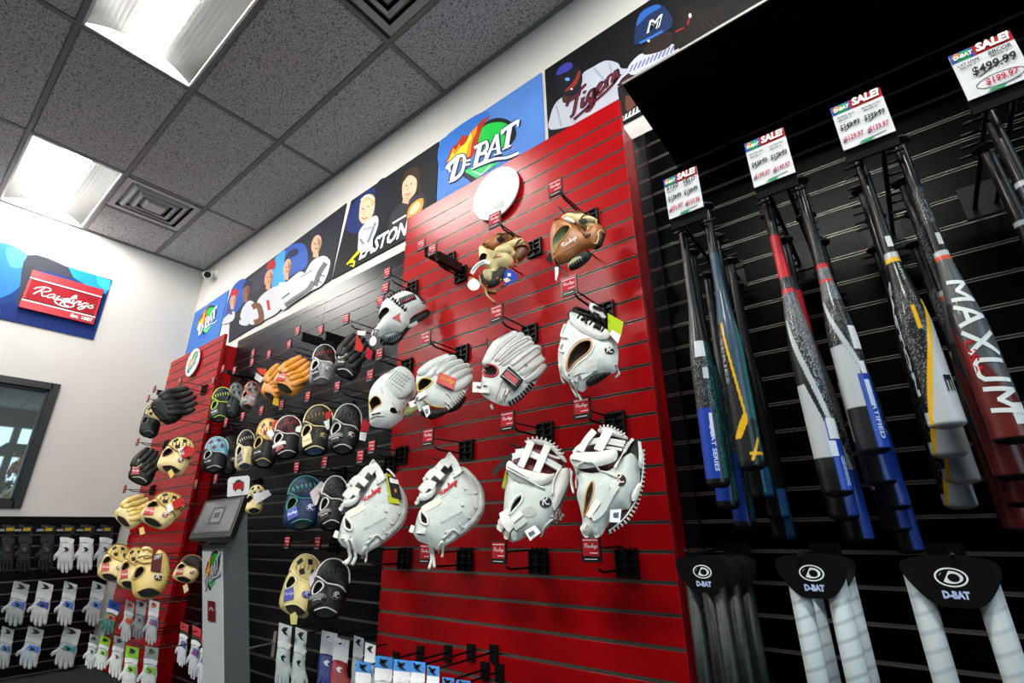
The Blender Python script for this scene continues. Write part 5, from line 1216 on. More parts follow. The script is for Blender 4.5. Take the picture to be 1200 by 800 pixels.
def f2(t, th):
    if t < .22: return glint_specks(t, th, 'k', 'gy', .15)
    if t < .50: return C_['sl']
    if t > .97: return C_['k']
    c = -.55+.8*(t-.50)/.34
    if t < .84 and abs(th-c) < .10: return C_['y']
    if .82 < t < .90 and abs(th-(.15-(t-.84)*14)) < .32 and th < .35: return C_['y']
    if t > .90 and abs(th-(1.0-(t-.90)*12)) < .13 and th > .1: return C_['y']
    if .945 < t < .955 and th > .0: return C_['y']
    if th > c+.1 and t < .84: return C_['sl'] if th < .8 else C_['t']
    if th > .9: return C_['t'] if rnd.random() < .6 else C_['k']
    return glint_specks(t, th, 'k', 'gy', .3) if t < .8 else C_['dk']
def f3(t, th):
    if t < .21: return glint_specks(t, th, 'k', 'gy', .15)
    if t < .36: return C_['r']
    if t < .40: return glint_specks(t, th, 'k', 's', .4)
    if .40 < t < .412: return C_['r']
    if t < .50: return glint_specks(t, th, 'gy', 'w', .45)
    c = -1.0+2.0*(t-.50)/.36
    if t > .80 and th > .3: return C_['b'] if t < .985 else C_['k']
    if t > .93: return C_['k']
    if abs(th-c) < .20: return C_['w']
    if .70 < t < .90 and th < c-.35-(.9-t)*1.2: return C_['w']
    if th < c: return C_['dk']
    if rnd.random() < .25: return C_['s']
    return C_['gy'] if th > c+.8 else C_['dk']
def f4(t, th):
    if t < .36: return C_['k'] if t < .2 or rnd.random() > .1 else C_['gy']
    if t < .375: return C_['r']
    if .42 < t < .43: return C_['r']
    if t < .50: return glint_specks(t, th, 'gy', 'w', .45)
    c = -1.0+2.1*(t-.50)/.30
    if t > .76 and th > .25: return C_['b'] if t < .985 else C_['k']
    if t > .86: return C_['dk']
    if abs(th-c) < .18: return C_['w']
    if .66 < t < .86 and th < c-.2 and th < .6-(t-.66)*2-.4+.5: return C_['w']
    return glint_specks(t, th, 'dk', 's', .22)
def f5(t, th):
    if t < .42: return C_['k'] if th < .3 or rnd.random() > .06 else C_['gy']
    if t < .44: return C_['w']
    if t < .458: return C_['y']
    if t < .55: return C_['k']
    c = 1.3-1.9*max(0, (t-.62))/.32
    if t > .62 and th > c+.16: return C_['w']
    if t > .60 and abs(th-c) < .17: return C_['y']
    if t > .95: return C_['w']
    if .62 < t < .70 and abs(th-.3) < .12: return C_['y']
    return glint_specks(t, th, 'k', 's', .28) if -.9 < th < .8 else C_['k']
def f6(t, th):
    if t < .20: return C_['k']
    if t < .33: return glint_specks(t, th, 'k', 'w', .3)
    if t < .43: return C_['k']
    if t < .447: return C_['w']
    if t < .46: return C_['o']
    if t > .78+.10*th: return C_['m'] if t < .985 else C_['k']
    if t < .6: return C_['gy']
    return C_['gy'] if th > -.6 else C_['dk']
def f7(t, th):
    if .30 < t < .315: return C_['w']
    return C_['k'] if t < .9 else C_['gy']
def f8(t, th):
    if t > .9 and th > .2: return C_['t'] if rnd.random() < .5 else C_['b']
    return C_['k'] if rnd.random() > .08 else C_['dk']
YBAT = 1.19
BL = [ # label, top px, bottom px, barrel radius, taper start, colours, copies behind (dy, dz)
 ('black and grey bat with a blue sticker under the leftmost sale sign', (803,262), (836,572), .029, .30, f1, 2),
 ('slate blue bat with a yellow angled line', (828,240), (879,552), .031, .32, f2, 3),
 ('bat with a bright red neck and white slash on a black barrel', (891,215), (985,582), .031, .34, f3, 2),
 ('black bat with a thin red ring, white slash and blue sticker', (933,212), (1029,532), .031, .36, f4, 4),
 ('black bat with a yellow ring and white rounded end', (1004,180), (1112,502), .032, .40, f5, 3),
 ('grey bat with orange ring, large white letters and a dark red end', (1050,165), (1192,520), .031, .42, f6, 3),
 ('black handled bat with a white ring at the far right edge', (1150,125), (1340,490), .031, .40, f7, 1)]
for bi, (lab, tp, bp, R, tape, fn, nb) in enumerate(BL):
    A = at(*tp, YBAT); B = at(*bp, YBAT); B.x = A.x*.35+B.x*.65; A.x = B.x-(B.x-A.x)*.6
    me, inf = bat_mesh(A, B, R, tape, fn)
    t = thing('baseball_bat', lab, 'bat', A); body = share('bat_body', me, t, A)
    def skin(nm, hexc, *a): 
        o = bat_skin(inf, *a); share(nm, o.mesh(nm, [flat(hexc, .3)]), body, A)
    def btxt(s, hexc, *a, **k): share('lettering', bat_text(inf, s, *a, **k).mesh('lettering', [flat(hexc, .3)]), body, A)
    if bi == 0: skin('barcode_sticker', '#c9ccd0', .50, .56, -.5, .5); skin('barcode_sticker', '#b9c0c6', .60, .64, .0, .5); btxt('2 BAT SERIES', '#c6d4ee', .80, .95, .1, .35); skin('sticker_strip', '#d3dae6', .76, .84, .0, .28)
    if bi == 1: btxt('SERIES', '#8d9296', .56, .72, -.7, .3)
    if bi == 2: skin('barcode_sticker', '#d0d5d6', .80, .855, .35, 1.2); skin('sticker_strip', '#c9d4e2', .86, .90, .2, .7); btxt('COLLEGE AND HIGH SCHOOL', '#b7cdf0', .90, .975, .95, .35); 
    if bi == 3: skin('barcode_sticker', '#d0d5d6', .60, .68, .55, 1.3); skin('sticker_strip', '#d3d7da', .72, .76, .6, 1.05); btxt('CERTIFIED', '#b7cdf0', .82, .96, .8, .35); skin('sticker_strip', '#c2d0e4', .78, .86, .6, 1.0)
    if bi == 4: skin('barcode_sticker', '#d0d2d2', .36, .40, .0, .9); btxt('E', '#16181a', .85, .90, .85, .5); btxt('EASTON', '#aeb3b8', .52, .90, -1.15, .42, off=.05); btxt('ALPHA', '#9a9ea2', .46, .53, .5, .3)
    if bi == 5: btxt('MAXUM', '#d4dcdc', .53, .93, .30, 1.75, shear=-.25, off=.012); btxt('USA', '#b01c22', .72, .82, -.35, .5); skin('barcode_sticker', '#d0d4d4', .90, .955, .45, 1.3); skin('barcode_sticker', '#b9bfc0', .37, .41, .2, .9)
    for k in range(nb):
        h = bpy.data.objects.new('baseball_bat', None); COL.objects.link(h); o = A+Vector(((-.006, .005)[k % 2], .075*(k+1), -.045*(k+1)-.01*(bi % 2)))
        h.location = o; WORLD[h.name] = o; h.empty_display_size = .05
        tag(h, ['nearest', 'second', 'third', 'rearmost'][k]+' '+['bat hanging behind the black and grey one with a blue sticker', 'dark bat hanging behind the slate blue one', 'bat hanging behind the red necked one', 'bat hanging behind the one with a thin red ring',
                'white ended bat hanging behind the one with a yellow ring', 'bat hanging behind the grey one with large white letters', 'bat hanging behind the black handled one at the right edge'][bi], 'bat', 'bats behind front bat %s' % 'abcdefg'[bi])
        if bi == 1:
            m2, i2 = bat_mesh(A, B, R*.95, tape, f8); share('bat_body', m2, h, o)
        else:
            share('bat_body', me, h, o)
# ---- hangers and sale signs
SG = [((-.2985, -.2185), (.787, .674), ['5150', 'VELO'], ['$179.99', '$199.99'], ['$91.97', '$153.98'], 'white sale sign with red header above the leftmost pair of bats'),
      ((-.112, -.033), (.789, .671), ['QUATRO PRO', 'QUATRO PRO'], ['$439.99', '$379.99'], ['$199.97', '$149.97'], 'second sale sign from the left above the red necked bat'),
      ((.052, .1345), (.784, .677), ['ALPHA ALX', 'MAXUM ULTRA'], ['$349.99', '$399.99'], ['$129.97', '$139.97'], 'third sale sign from the left above the bat with a yellow ring'),
      ((.237, .318), (.785, .680), ['LXT HYPE', 'BBCOR'], ['$499.99'], ['$199.97'], 'sale sign at the upper right corner above the dark canopy space')]
YS = 1.115
for si, ((xa, xb), (za, zb), n1, n2, n3, lab) in enumerate(SG):
    x0, x1, z1, z0 = xa*YS, xb*YS, za*YS+1, zb*YS+1; w, h = x1-x0, z1-z0; xc = (x0+x1)/2
    hg = thing('bat_hanger', 'black bat hanger arm behind '+['the leftmost sale sign', 'the second sale sign from left', 'the third sale sign from left', 'the sale sign at the upper right corner'][len([o for o in COL.objects if o.name.startswith('bat_hanger') and o.type == 'EMPTY'])], 'hanger', (xc, YW-.022, z0-.02))
    b = MB(); b.box(xc-.04, xc+.04, YW-.028, YW-.0225, z0-.06, z0+.03); b.build('wall_plate', M_BLKMETAL, hg)
    for s in (-1, 1):
        MB().tube([(xc+s*.02, YW-.03, z0-.035), (xc+s*.02, YS+.02, z0-.01)], .005, 8).build('arm', M_BLKMETAL, hg)
        for k in range(1+max(BL[2*si][6], BL[min(2*si+1, 6)][6])):
            yy = YBAT+.075*k; zz = z0-.012-.008*k
            for e in (-.02, .02): MB().tube([(xc+s*.02, yy+e, zz), (xc+s*.055, yy+e, zz)], .0035, 6).build('fork_prong', M_BLKMETAL, hg)
    MB().box(xc-w*.5, xc+w*.5, YS+.006, YS+.012, z0-.03, z0+.01).build('front_plate', M_MATTE, hg)
    t = thing('sale_sign', lab, 'sign', (xc, YS, z0))
    crd = MB().box(x0, x1, YS, YS+.003, z0, z1).build('card', flat('#d4d6d8', .3), t)
    fr = Frame(600, 400, YS, n=(0, -1, 0)); fr.O = Vector((x0, YS, z0)); q = Print(fr, .0003); q.raw = True
    U = lambda a, c: (a*w, c*h)
    q.poly([U(0, .80), U(1, .80), U(1, 1), U(0, 1)], '#a31620', raw=True); q.poly([U(0, .80), U(.38, .80), U(.38, 1), U(0, 1)], '#2a4f9a', raw=True)
    q.poly([U(.08, .82), U(.30, .80), U(.34, .97), U(.2, .99)], '#1f9a4a', raw=True); q.poly([U(.02, .92), U(.12, .86), U(.18, .97), U(.10, .995)], '#d9822a', raw=True); q.done('printed_header', crd)
    def wr(s, a, c, ww, col, ys=1., off=.02, mm=None, nm='lettering'):
        m = MB(); V, F = text2d(s, .15 if ys != 1 else 0, off); letters(m, fr, V, F, U(a, c), ww*w, .0026, 0, 0, ys); m.build(nm, flat(col), crd)
    wr('D-BAT', .05, .85, .32, '#e8eaf0', 1.3, .04); wr('SALE!', .42, .835, .54, '#f2eeee', 1.25, .05)
    for i, s in enumerate(n1): wr(s, .06+.5*i, .68, .36, '#141414', 1.25)
    for i, s in enumerate(n1): wr('BBCOR -3', .08+.5*i, .62, .26, '#2a2a2a', 1.1)
    if len(n2) == 2:
        for i, s in enumerate(n2): wr(s, .06+.48*i, .40, .40, '#161616', 1.7); q.line([U(.14+.48*i, .38), U(.40+.48*i, .54)], .0018, '#161616', False); q.done('printed_mark', crd)
        for i, s in enumerate(n3): wr(s, .08+.48*i, .14, .38, '#b3163a', 1.7); wr('$', .04+.48*i, .13, .06, '#161616', 1.4)
    else:
        wr(n2[0], .22, .38, .70, '#161616', 1.4); q.line([U(.3, .36), U(.92, .58)], .002, '#161616', False); q.done('printed_mark', crd); wr(n3[0], .34, .12, .52, '#b3163a', 1.4)
        q.line([U(.2+.37*(1+math.cos(a)), .19+.12*math.sin(a)) for a in np.linspace(0, 6.28, 20)], .0014, '#1b3a30'); q.done('printed_mark', crd)
    q.poly([U(.30, .02), U(.55, .0), U(.62, .05), U(.42, .06)], '#2a9a54', raw=True); q.done('printed_mark', crd); q.line([U(.36, .05), U(.85, .08)], .002, '#5a6a70', False); q.done('printed_marks', crd)
# ---- hanging pairs of wrapped tubes with black header cards
def tube_mat(key, hexc, line):
    m = mat(key, hexc, .45, spec=.4); nt = m.node_tree; b = nt.nodes['Principled BSDF']
    tc = nt.nodes.new('ShaderNodeTexCoord'); mp = nt.nodes.new('ShaderNodeMapping'); mp.inputs['Rotation'].default_value = (0, math.radians(22), 0)
    wv = nt.nodes.new('ShaderNodeTexWave'); wv.bands_direction = 'Z'; wv.inputs['Scale'].default_value = 12; wv.inputs['Distortion'].default_value = .6
    nt.links.new(tc.outputs['Object'], mp.inputs['Vector']); nt.links.new(mp.outputs['Vector'], wv.inputs['Vector'])
    r = nt.nodes.new('ShaderNodeValToRGB'); r.color_ramp.elements[0].color = (*lin(line), 1); r.color_ramp.elements[1].color = (*lin(hexc), 1); r.color_ramp.elements[1].position = .25
    nt.links.new(wv.outputs['Fac'], r.inputs['Fac']); nt.links.new(r.outputs['Color'], b.inputs['Base Color'])
    return m
TB = tube_mat('dark_wrap', '#0e1816', '#060b0a'); TS_ = tube_mat('silver_wrap', '#9aa6aa', '#7d8a8e'); TS2 = tube_mat('grey_wrap', '#8d979a', '#78848a')
def tube_pack(label, cx, hw, zt, zb, Y, xs, r, m, cap, group=None):
    t = thing('tube_pack', label, 'packaged tubes', (cx, Y, zt), group)
    pts = [(-hw, .0), (-hw*.7, .010), (0, .014), (hw*.7, .010), (hw, .0), (hw*.92, -.025), (hw*.5, (zb-zt)*.92), (0, zb-zt), (-hw*.5, (zb-zt)*.92), (-hw*.92, -.025)]
    fr = Frame(600, 400, Y, n=(0, -1, 0)); fr.O = Vector((cx, Y-r-.004, zt)); b = MB()
    P = catmull(pts, 4); prism(b, fr, P, -.001, .001); b.build('header_card', mat('header_card_black', '#08080a', .3), t)
    q = Print(fr, .0013); q.raw = True
    E = lambda rx, ry, x=0, z=0: [(x+rx*math.cos(a), z+ry*math.sin(a)) for a in np.linspace(0, 2*math.pi, 29)[:-1]]
    h = abs(zb-zt); oz = -h*.30
    q.poly(E(h*.34, h*.23, 0, oz), '#dfe3e6'); q.poly(E(h*.30, h*.195, 0, oz), '#08080a'); q.poly(E(h*.24, h*.15, 0, oz), '#dfe3e6'); q.poly([(-h*.20, oz-h*.15), (-h*.02, oz+h*.15), (-h*.13, oz+h*.15), (-h*.26, oz)], '#08080a'); q.poly(E(h*.12, h*.10, h*.05, oz-h*.01), '#08080a')
    V, F = text2d('D-BAT', 0, .06); q.h += .0003; letters(q.mb, fr, V, F, (-h*.27, -h*.80), h*.54, q.h, q.mi(flat('#a9bbe0')), 0, 1.25); q.done('printed_logo', t)
    for x in xs:
        b = MB(); b.tube([(x, Y, .42), (x, Y, zt-.012)], r, 16); b.build('tube', m, t)
        MB().lathe([(r*1.02, 0), (r*1.1, .006), (r*.9, .014), (r*.3, .017)], (x, Y, zt-.014), Vector((0, 0, 1)), 16).build('end_cap', cap, t)
    return t
RC = mat('red_glitter_cap', '#a3162a', .3, noise=.5, nscale=300); GC = mat('grey_cap', '#77787a', .35); WC = mat('pale_card_edge', '#b9bfbd', .4)
for i in range(3):
    yy = 1.16+.06*i; tube_pack(['front dark wrapped tube pair with black header card, left of three sets', 'dark wrapped tube pair second in the left set', 'dark wrapped tube pair at the back of the left set'][i], -.385+.012*i, .055, .925-.001*i, .868, yy, (-.417+.012*i, -.362+.012*i), .0145, TB, WC)
for i in range(2):
    yy = 1.18+.07*i; tube_pack(['front silver wrapped tube pair with red end caps, middle set', 'silver wrapped tube pair behind the front one of the middle set'][i], -.184+.006*i, .060, .930-.002*i, .868, yy, (-.214+.008*i, -.151+.008*i), .0185, TS_, RC)
tube_pack('pair of grey wrapped tubes with grey end caps, right set', .020, .064, .932, .868, 1.17, (-.026, .062), .0175, TS2, GC)
for i, x in enumerate((-.41, -.20, .03)):
    t = thing('peg_hook', ['peg hook carrying the dark wrapped tubes', 'peg hook carrying the silver tubes with red caps', 'peg hook carrying the grey wrapped tubes'][i], 'hook', (x, YW-.022, .94), None)
    MB().box(x-.034, x+.034, YW-.034, YW-.0225, .916, .952).build('wall_plate', M_BLACK, t)
    MB().tube([(x, YW-.03, .944), (x, 1.14, .940), (x, 1.125, .95)], .0035, 8).build('peg', M_BLKMETAL, t)

# ================================================================== BATTING GLOVES IN PACKETS
HAND = [(-30,-20),(0,-22),(30,-20),(34,0),(40,14),(56,30),(60,44),(52,48),(42,38),(38,44),(37,70),(30,78),(23,72),(22,52),(18,80),(8,86),(3,78),(2,54),(-3,82),(-13,84),(-18,76),(-17,52),(-22,70),(-32,72),(-37,62),(-36,30),(-38,10)]
PACKPEGS = []
def packet(label, box, Y, card='#c9cccd', cuff='#c9cccd', hand='#b9bdbd', mark='#101114', back=None, accent=None, rot=0, X=None, group='packed batting gloves', flip=False, hanger=True):
    x0, y0, x1, y1 = box; S = 8.0; r = math.radians(rot); c, s_ = math.cos(r), math.sin(r)
    fx = -1 if flip else 1
    R = lambda p: (fx*p[0]*c-p[1]*s_, fx*p[0]*s_+p[1]*c)
    CARD = [(-34,-78),(34,-78),(34,-10),(-34,-10)]
    A = np.array([R(p) for p in HAND+CARD]); lo, hi = A.min(0), A.max(0)
    def T(p):
        q = R(p); return ((x0+(q[0]-lo[0])/(hi[0]-lo[0])*(x1-x0))*S, (y0+(q[1]-lo[1])/(hi[1]-lo[1])*(y1-y0))*S)
    D = lambda L: [T(p) for p in L]
    sc = .5*((x1-x0)/(hi[0]-lo[0])+(y1-y0)/(hi[1]-lo[1]))*S
    g = Glove.__new__(Glove)
    c0 = T((0, 0)); n0 = (EYE-(at(c0[0]/S, c0[1]/S, Y) if X is None else atx(c0[0]/S, c0[1]/S, X))).normalized()
    g.fr = Frame(*c0, Y, (0, 0, S), X=X, n=n0+Vector((0, -.2 if X is None else 0, .5 if X is None else .1))); g.k = g.fr.k; g.sh = []
    g.t = thing('batting_glove_packet', label, 'batting gloves', g.fr.O, group); g.last = None; PACKPEGS.append((label, g.uv, T((0, -66)), X, g.fr))
    g.patch(D(CARD), flat(back or card, .35), 0, 'card', False, 1.5*sc, 0.)
    if back: g.patch(D([(-34,-78),(34,-78),(34,-50),(-34,-50)]), flat(card, .35), .8*sc, 'card_header', False, .6*sc, 0.)
    g.patch(D([(-20,-62),(-6,-70),(16,-72),(4,-60),(20,-52),(-4,-54)]), flat(mark, .4), 1.4*sc, 'printed_mark', False, .5*sc, 0.)
    g.shell(D(HAND), hand, 9*sc, 6*sc, name='glove', grooves=[(D([(20,48),(16,20)]), 2.5*sc, 4*sc), (D([(2,50),(2,18)]), 2.5*sc, 4*sc), (D([(-17,50),(-14,18)]), 2.5*sc, 4*sc), (D([(36,34),(24,16)]), 2.5*sc, 3*sc)])
    g.band(D([(-33,-24),(0,-27),(33,-24)]), 20*sc, cuff, 1*sc, 4*sc, 'cuff', own=[4, 8, 4])
    if accent: g.patch(D([(-30,-8),(10,-10),(26,12),(-30,18)]), accent, 1.2*sc, 'printed_panel')
    g.patch(D([(-14,4),(0,-2),(14,0),(2,8),(12,14),(-6,12)]), flat(mark, .4), 1.8*sc, 'logo', th=1*sc)
    if hanger: g.lace([D([(0,-70),(0,-82)])], BLK, 3*sc, 3*sc, 'hang_loop')
    return g
XP = XF+.09
for i, (x, wd_, hc, cf, mk, lab) in enumerate([(6,24,'#131415','#18191a','#3a3c3e','black batting gloves at the far left of the top far wall row'), (26,25,'#121314','#17181a','#44474a','black batting gloves second from left in the top far wall row'), (52,25,'#131415','#17181a','#3f4244','black batting gloves beside the white ones in the top far wall row'),
      (75,26,'#b9bdbd','#d0d2d2','#1a1b1c','white batting gloves first from left in the top far wall row'), (98,26,'#bfc2c2','#d4d6d6','#1a1b1c','white batting gloves in the middle of the top far wall row'), (121,24,'#a9adae','#c4c6c6','#2c2d2e','white batting gloves at right of the top far wall row, beside the tan gloves')]):
    packet(lab, (x-wd_/2, 614, x+wd_/2, 671), 0, '#1a1b1c', cf, hc, mk, '#141516', None, 6, XP, flip=True)
    t_ = atx(x, 620, XP+.02); h = thing('header_label', 'yellow and dark header card above the far wall gloves, '+['at far left', 'second from left', 'third from left', 'fourth from left', 'fifth from left', 'rightmost'][i], 'label', t_, 'header labels on the far wall')
    MB().box(t_.x, t_.x+.002, t_.y-.05, t_.y+.05, t_.z-.02, t_.z+.012).build('card', flat('#17181a'), h); MB().box(t_.x+.002, t_.x+.0026, t_.y+.005, t_.y+.045, t_.z-.012, t_.z+.010).build('yellow_patch', flat('#a08a2a'), h); MB().box(t_.x+.002, t_.x+.0026, t_.y-.04, t_.y-.002, t_.z-.012, t_.z+.002).build('grey_patch', flat('#8a8c8c'), h)
R2 = [(18,34,'#8f9596','#a7abac','#8a9092','#2a4f9a','grey batting gloves on a blue edged card at left of the middle far wall row'), (47,32,'#b4b8b9','#b0b4b5','#a9adae','#2b2f8a','pale batting gloves on a white and purple card in the middle far wall row'),
      (77,28,'#a9adad','#c0c2c2','#aeb1b1','#3a6ab0','white batting gloves with a blue tag in the middle far wall row'), (110,28,'#a5a9a9','#b4b6b6','#9d9f9f','#4a7ab8','grey batting gloves with a round tan tag, right end of the middle far wall row')]
for x, w, cd_, cf, hc, ac, lab in R2: packet(lab, (x-w/2, 680, x+w/2, 734), 0, cd_, cf, hc, '#1b1c1e', None, ac, 14, XP, flip=True)
R3 = [(4,26,'#8d9596','#9ba3a5','#8a9294','#2f5f8a','grey batting gloves at left edge of the lowest far wall row'), (35,34,'#96a0a0','#a9afaf','#9aa2a6','#2f66b0','grey batting gloves with a blue tag in the lowest far wall row'), (77,36,'#a9b0b0','#b4b8b8','#a3a7a6','#2a8088','white batting gloves on a teal edged card, lowest far wall row')]
for x, w, cd_, cf, hc, ac, lab in R3: packet(lab, (x-w/2, 733, x+w/2, 784), 0, cd_, cf, hc, '#1b1c1e', None, ac, 14, XP, flip=True)
# red panel foot: colourful packets
RP = [((115,702,142,744), 1.05, '#1d3f8a', '#cfd2d2', '#1f6a5c', '#0e2a4a', None, '#c9542a', 18, 'teal and orange batting gloves on a blue card below the narrow red panel gloves'),
      ((139,702,158,752), 1.08, '#8d9394', '#c9cccc', '#b9bdbd', '#c23a2a', None, '#c9642a', 14, 'white batting gloves with orange panel at the foot of the narrow red panel'),
      ((152,702,172,750), 1.10, '#a9adb0', '#7d8386', '#5d6468', '#22262a', None, None, 10, 'grey batting gloves in clear packets at the foot of the narrow red panel'),
      ((167,702,187,756), 1.12, '#b9bdbd', '#c9cccc', '#a9adad', '#c2402a', None, '#2a5fa8', 10, 'white, blue and orange batting gloves at right foot of the narrow red panel'),
      ((97,742,116,784), 1.02, '#6c7474', '#b4bab6', '#a4aaa6', '#2c3230', None, None, 14, 'single grey green batting gloves, lowest left packet of the narrow red panel'),
      ((108,744,130,785), 1.04, '#7fb52a', '#c9cccb', '#b4b8b6', '#1f3a2a', None, '#7fb52a', 14, 'white batting gloves with a lime tag, second from left in the lowest red row'),
      ((124,744,147,794), 1.06, '#8f9595', '#c4c8c6', '#b9bdba', '#2a3a34', None, None, 12, 'white batting gloves with dark marks, third in the lowest row of the narrow red panel'),
      ((138,756,163,812), 1.08, '#76b02a', '#cdd0cf', '#bfc3c1', '#22262a', None, '#76b02a', 8, 'large white batting gloves with a lime tag in the lowest red row'),
      ((160,756,186,815), 1.10, '#7a8284', '#c4c8c8', '#b2b7b6', '#3a5a2a', None, '#6aa02a', 8, 'white batting gloves with a green stripe, right end of the lowest red row')]
for box, Y, cd_, cf, hc, mk, bk, ac, rot, lab in RP: packet(lab, box, Y, cd_, cf, hc, mk, bk, ac, rot, flip=True)
for i, (box, lab) in enumerate([((205,728,221,781), 'red, white and blue batting gloves left of three beside the kiosk'), ((218,732,236,796), 'red, white and blue batting gloves in the middle beside the kiosk'), ((229,742,246,806), 'red, white and blue batting gloves half hidden by the kiosk')]):
    packet(lab, box, 1.28, '#a9262c', '#d9dada', '#b9bcc4', '#b0202a', '#16171a', '#2a4a9a', 12, flip=True)
# dark wall foot
DP = [((322,729,344,812), 1.34, '#c9cdcf', '#cfd3d4', '#b9c4c4', '#121315', None, None, 8, 'white batting gloves on a tall white card right of the kiosk'),
      ((341,734,361,818), 1.34, '#c4c9cb', '#cdd2d2', '#b4c0c0', '#121315', None, None, 10, 'white batting gloves on a white card under the black glove'),
      ((371,738,398,815), 1.32, '#c9cdd0', '#cdd0d2', '#1d2c7a', '#dfe2e6', None, None, 8, 'navy blue batting gloves with white cuff and white logo'),
      ((386,746,412,822), 1.27, '#c9cdd0', '#cfd1d2', '#8e1a22', '#dfe2e6', None, None, 8, 'dark red batting gloves with white cuff and white logo'),
      ((411,744,428,815), 1.32, '#bfc4c7', '#c9cdcf', '#9fa6aa', '#141518', None, None, 8, 'white batting gloves on a white card behind the dark red ones'),
      ((424,752,442,822), 1.29, '#c4c8ca', '#ccd0d1', '#a9b0b4', '#141518', None, '#2a46a0', 8, 'white and blue batting gloves left of the red panel foot')]
for box, Y, cd_, cf, hc, mk, bk, ac, rot, lab in DP: packet(lab, box, Y, cd_, cf, hc, mk, bk, ac, rot)
CP = [((414,774,440,850), 1.22, 'white packet with blue marks left of the red panel corner'), ((436,768,466,850), 1.20, 'white packet with a black figure mark under the red panel corner'), ((458,772,486,850), 1.16, 'second white packet with a blue top corner under the red panel'),
      ((478,774,503,850), 1.13, 'third white and blue packet under the red panel'), ((498,779,519,850), 1.10, 'blue edged packet at the right of the white group under the red panel'), ((516,793,536,855), 1.20, 'white and blue packet just showing at the bottom edge, left of two'), ((532,796,556,858), 1.20, 'blue packet just showing at the bottom edge, right of two')]
for box, Y, lab in CP: packet(lab, box, Y, '#3a7fc4', '#d4d8da', '#b4bcc4', '#16181b', '#cfd3d6', None, 4)
NP_ = len(PACKPEGS)-len(CP)
for (O, uvf, c, X, fr), nm in zip(PACKPEGS[NP_:], ['packet at the left corner', 'packet with a black figure', 'second white packet', 'third packet', 'blue edged packet', 'left one of the two low packets', 'right one of the two low packets']):
    a = uvf([c])[0]; w = fr.W(a[0], a[1], 0); wy = YR if w.x > RX0 else YW-.022
    t = thing('peg_hook', 'short black peg holding the %s under the red panel' % nm, 'hook', Vector((w.x, wy, w.z)), None)
    MB().tube([(w.x, wy-.002, w.z), (w.x, w.y-.006, w.z), (w.x, w.y-.016, w.z+.010)], .0032, 6).build('peg', M_BLKMETAL, t); MB().box(w.x-.016, w.x+.016, wy-.008, wy-.0005, w.z-.03, w.z+.02).build('wall_plate', M_BLKMETAL, t)
PACKPEGS = PACKPEGS[:NP_]
p = at(300, 757, YW-.12); t = thing('peg_hook', 'empty white plastic peg on the dark slatwall right of the kiosk', 'hook', Vector((p.x, YW-.022, p.z)))
MB().box(p.x-.012, p.x+.012, YW-.03, YW-.0225, p.z-.06, p.z+.05).build('wall_plate', mat('ivory_plastic', '#8f8a7c', .5), t); MB().tube([(p.x, YW-.03, p.z), (p.x, p.y-.06, p.z-.005), (p.x, p.y-.075, p.z+.02)], .005, 8).build('peg', mat('ivory_plastic', '#8f8a7c', .5), t)

# ================================================================== KIOSK
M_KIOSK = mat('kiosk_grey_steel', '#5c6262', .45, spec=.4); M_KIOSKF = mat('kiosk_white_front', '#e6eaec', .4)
kx0, kx1, ky, kd, kz = -2.409, -2.212, .95, .092, .95
sh = .196*kz
kt = thing('kiosk', 'slanted white and grey kiosk stand with a tilted tablet in front of the dark wall', 'kiosk', ((kx0+kx1)/2, ky+sh+kd/2, 0))
F0 = [(kx0, ky+sh, 0), (kx1, ky+sh, 0), (kx1, ky, kz), (kx0, ky, kz)]
B0 = [(kx0, ky+sh+kd, 0), (kx1, ky+sh+kd, 0), (kx1, ky+kd-.02, kz+.125), (kx0, ky+kd-.02, kz+.125)]
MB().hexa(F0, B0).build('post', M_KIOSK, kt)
nrm = Vector((0, -1, -.196)).normalized()
mb = MB(); o = nrm*.002; e = .004
ins = [Vector((kx0+e, ky+sh, 0)), Vector((kx1-e, ky+sh, 0)), Vector((kx1-e, ky+.004, kz-.02)), Vector((kx0+e, ky+.004, kz-.02))]
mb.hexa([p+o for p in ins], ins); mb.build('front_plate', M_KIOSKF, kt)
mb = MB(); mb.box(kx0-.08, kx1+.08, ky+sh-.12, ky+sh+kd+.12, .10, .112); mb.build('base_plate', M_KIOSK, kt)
fr = Frame(247, 680, .95+.1, n=nrm); fr.O = Vector(((kx0+kx1)/2, ky+.196*(.95-.86), .86))+nrm*.0022
q = _D(fr, .0003); shop_logo(q, lambda p: ((p[0]-470)*.00022, -(p[1]-360)*.00026), .00022)
q.poly([(-.033,-.19),(.033,-.19),(.033,-.115),(-.033,-.115)], '#7a1a22'); q.line([(-.02,-.15),(0,-.14),(.02,-.15)], .008, '#c9c4c4'); q.done('printed_logo', kt)
TL, TR, BR_, BL_ = at(241, 587, 1.03), at(287, 581, 1.03), at(270, 628, .905), at(221, 631, .905)
nn = (TR-TL).cross(BL_-TL).normalized(); nn = -nn if nn.y > 0 else nn
mb = MB(); f = [BL_, BR_, TR, TL]; mb.hexa([p+nn*.0 for p in f], [p-nn*.022 for p in f]); tc_ = mb.build('tablet_case', M_BLACK, kt)
Q = lambda a, b: BL_+(BR_-BL_)*a+(TL-BL_)*b+(TR-BR_-TL+BL_)*(a*b)
mb = MB(); f = [Q(.06, .12), Q(.94, .12), Q(.94, .93), Q(.06, .93)]; mb.hexa([p+nn*.0015 for p in f], f); mb.build('screen', mat('dim_screen', '#4a4c50', .15, spec=.6), tc_)
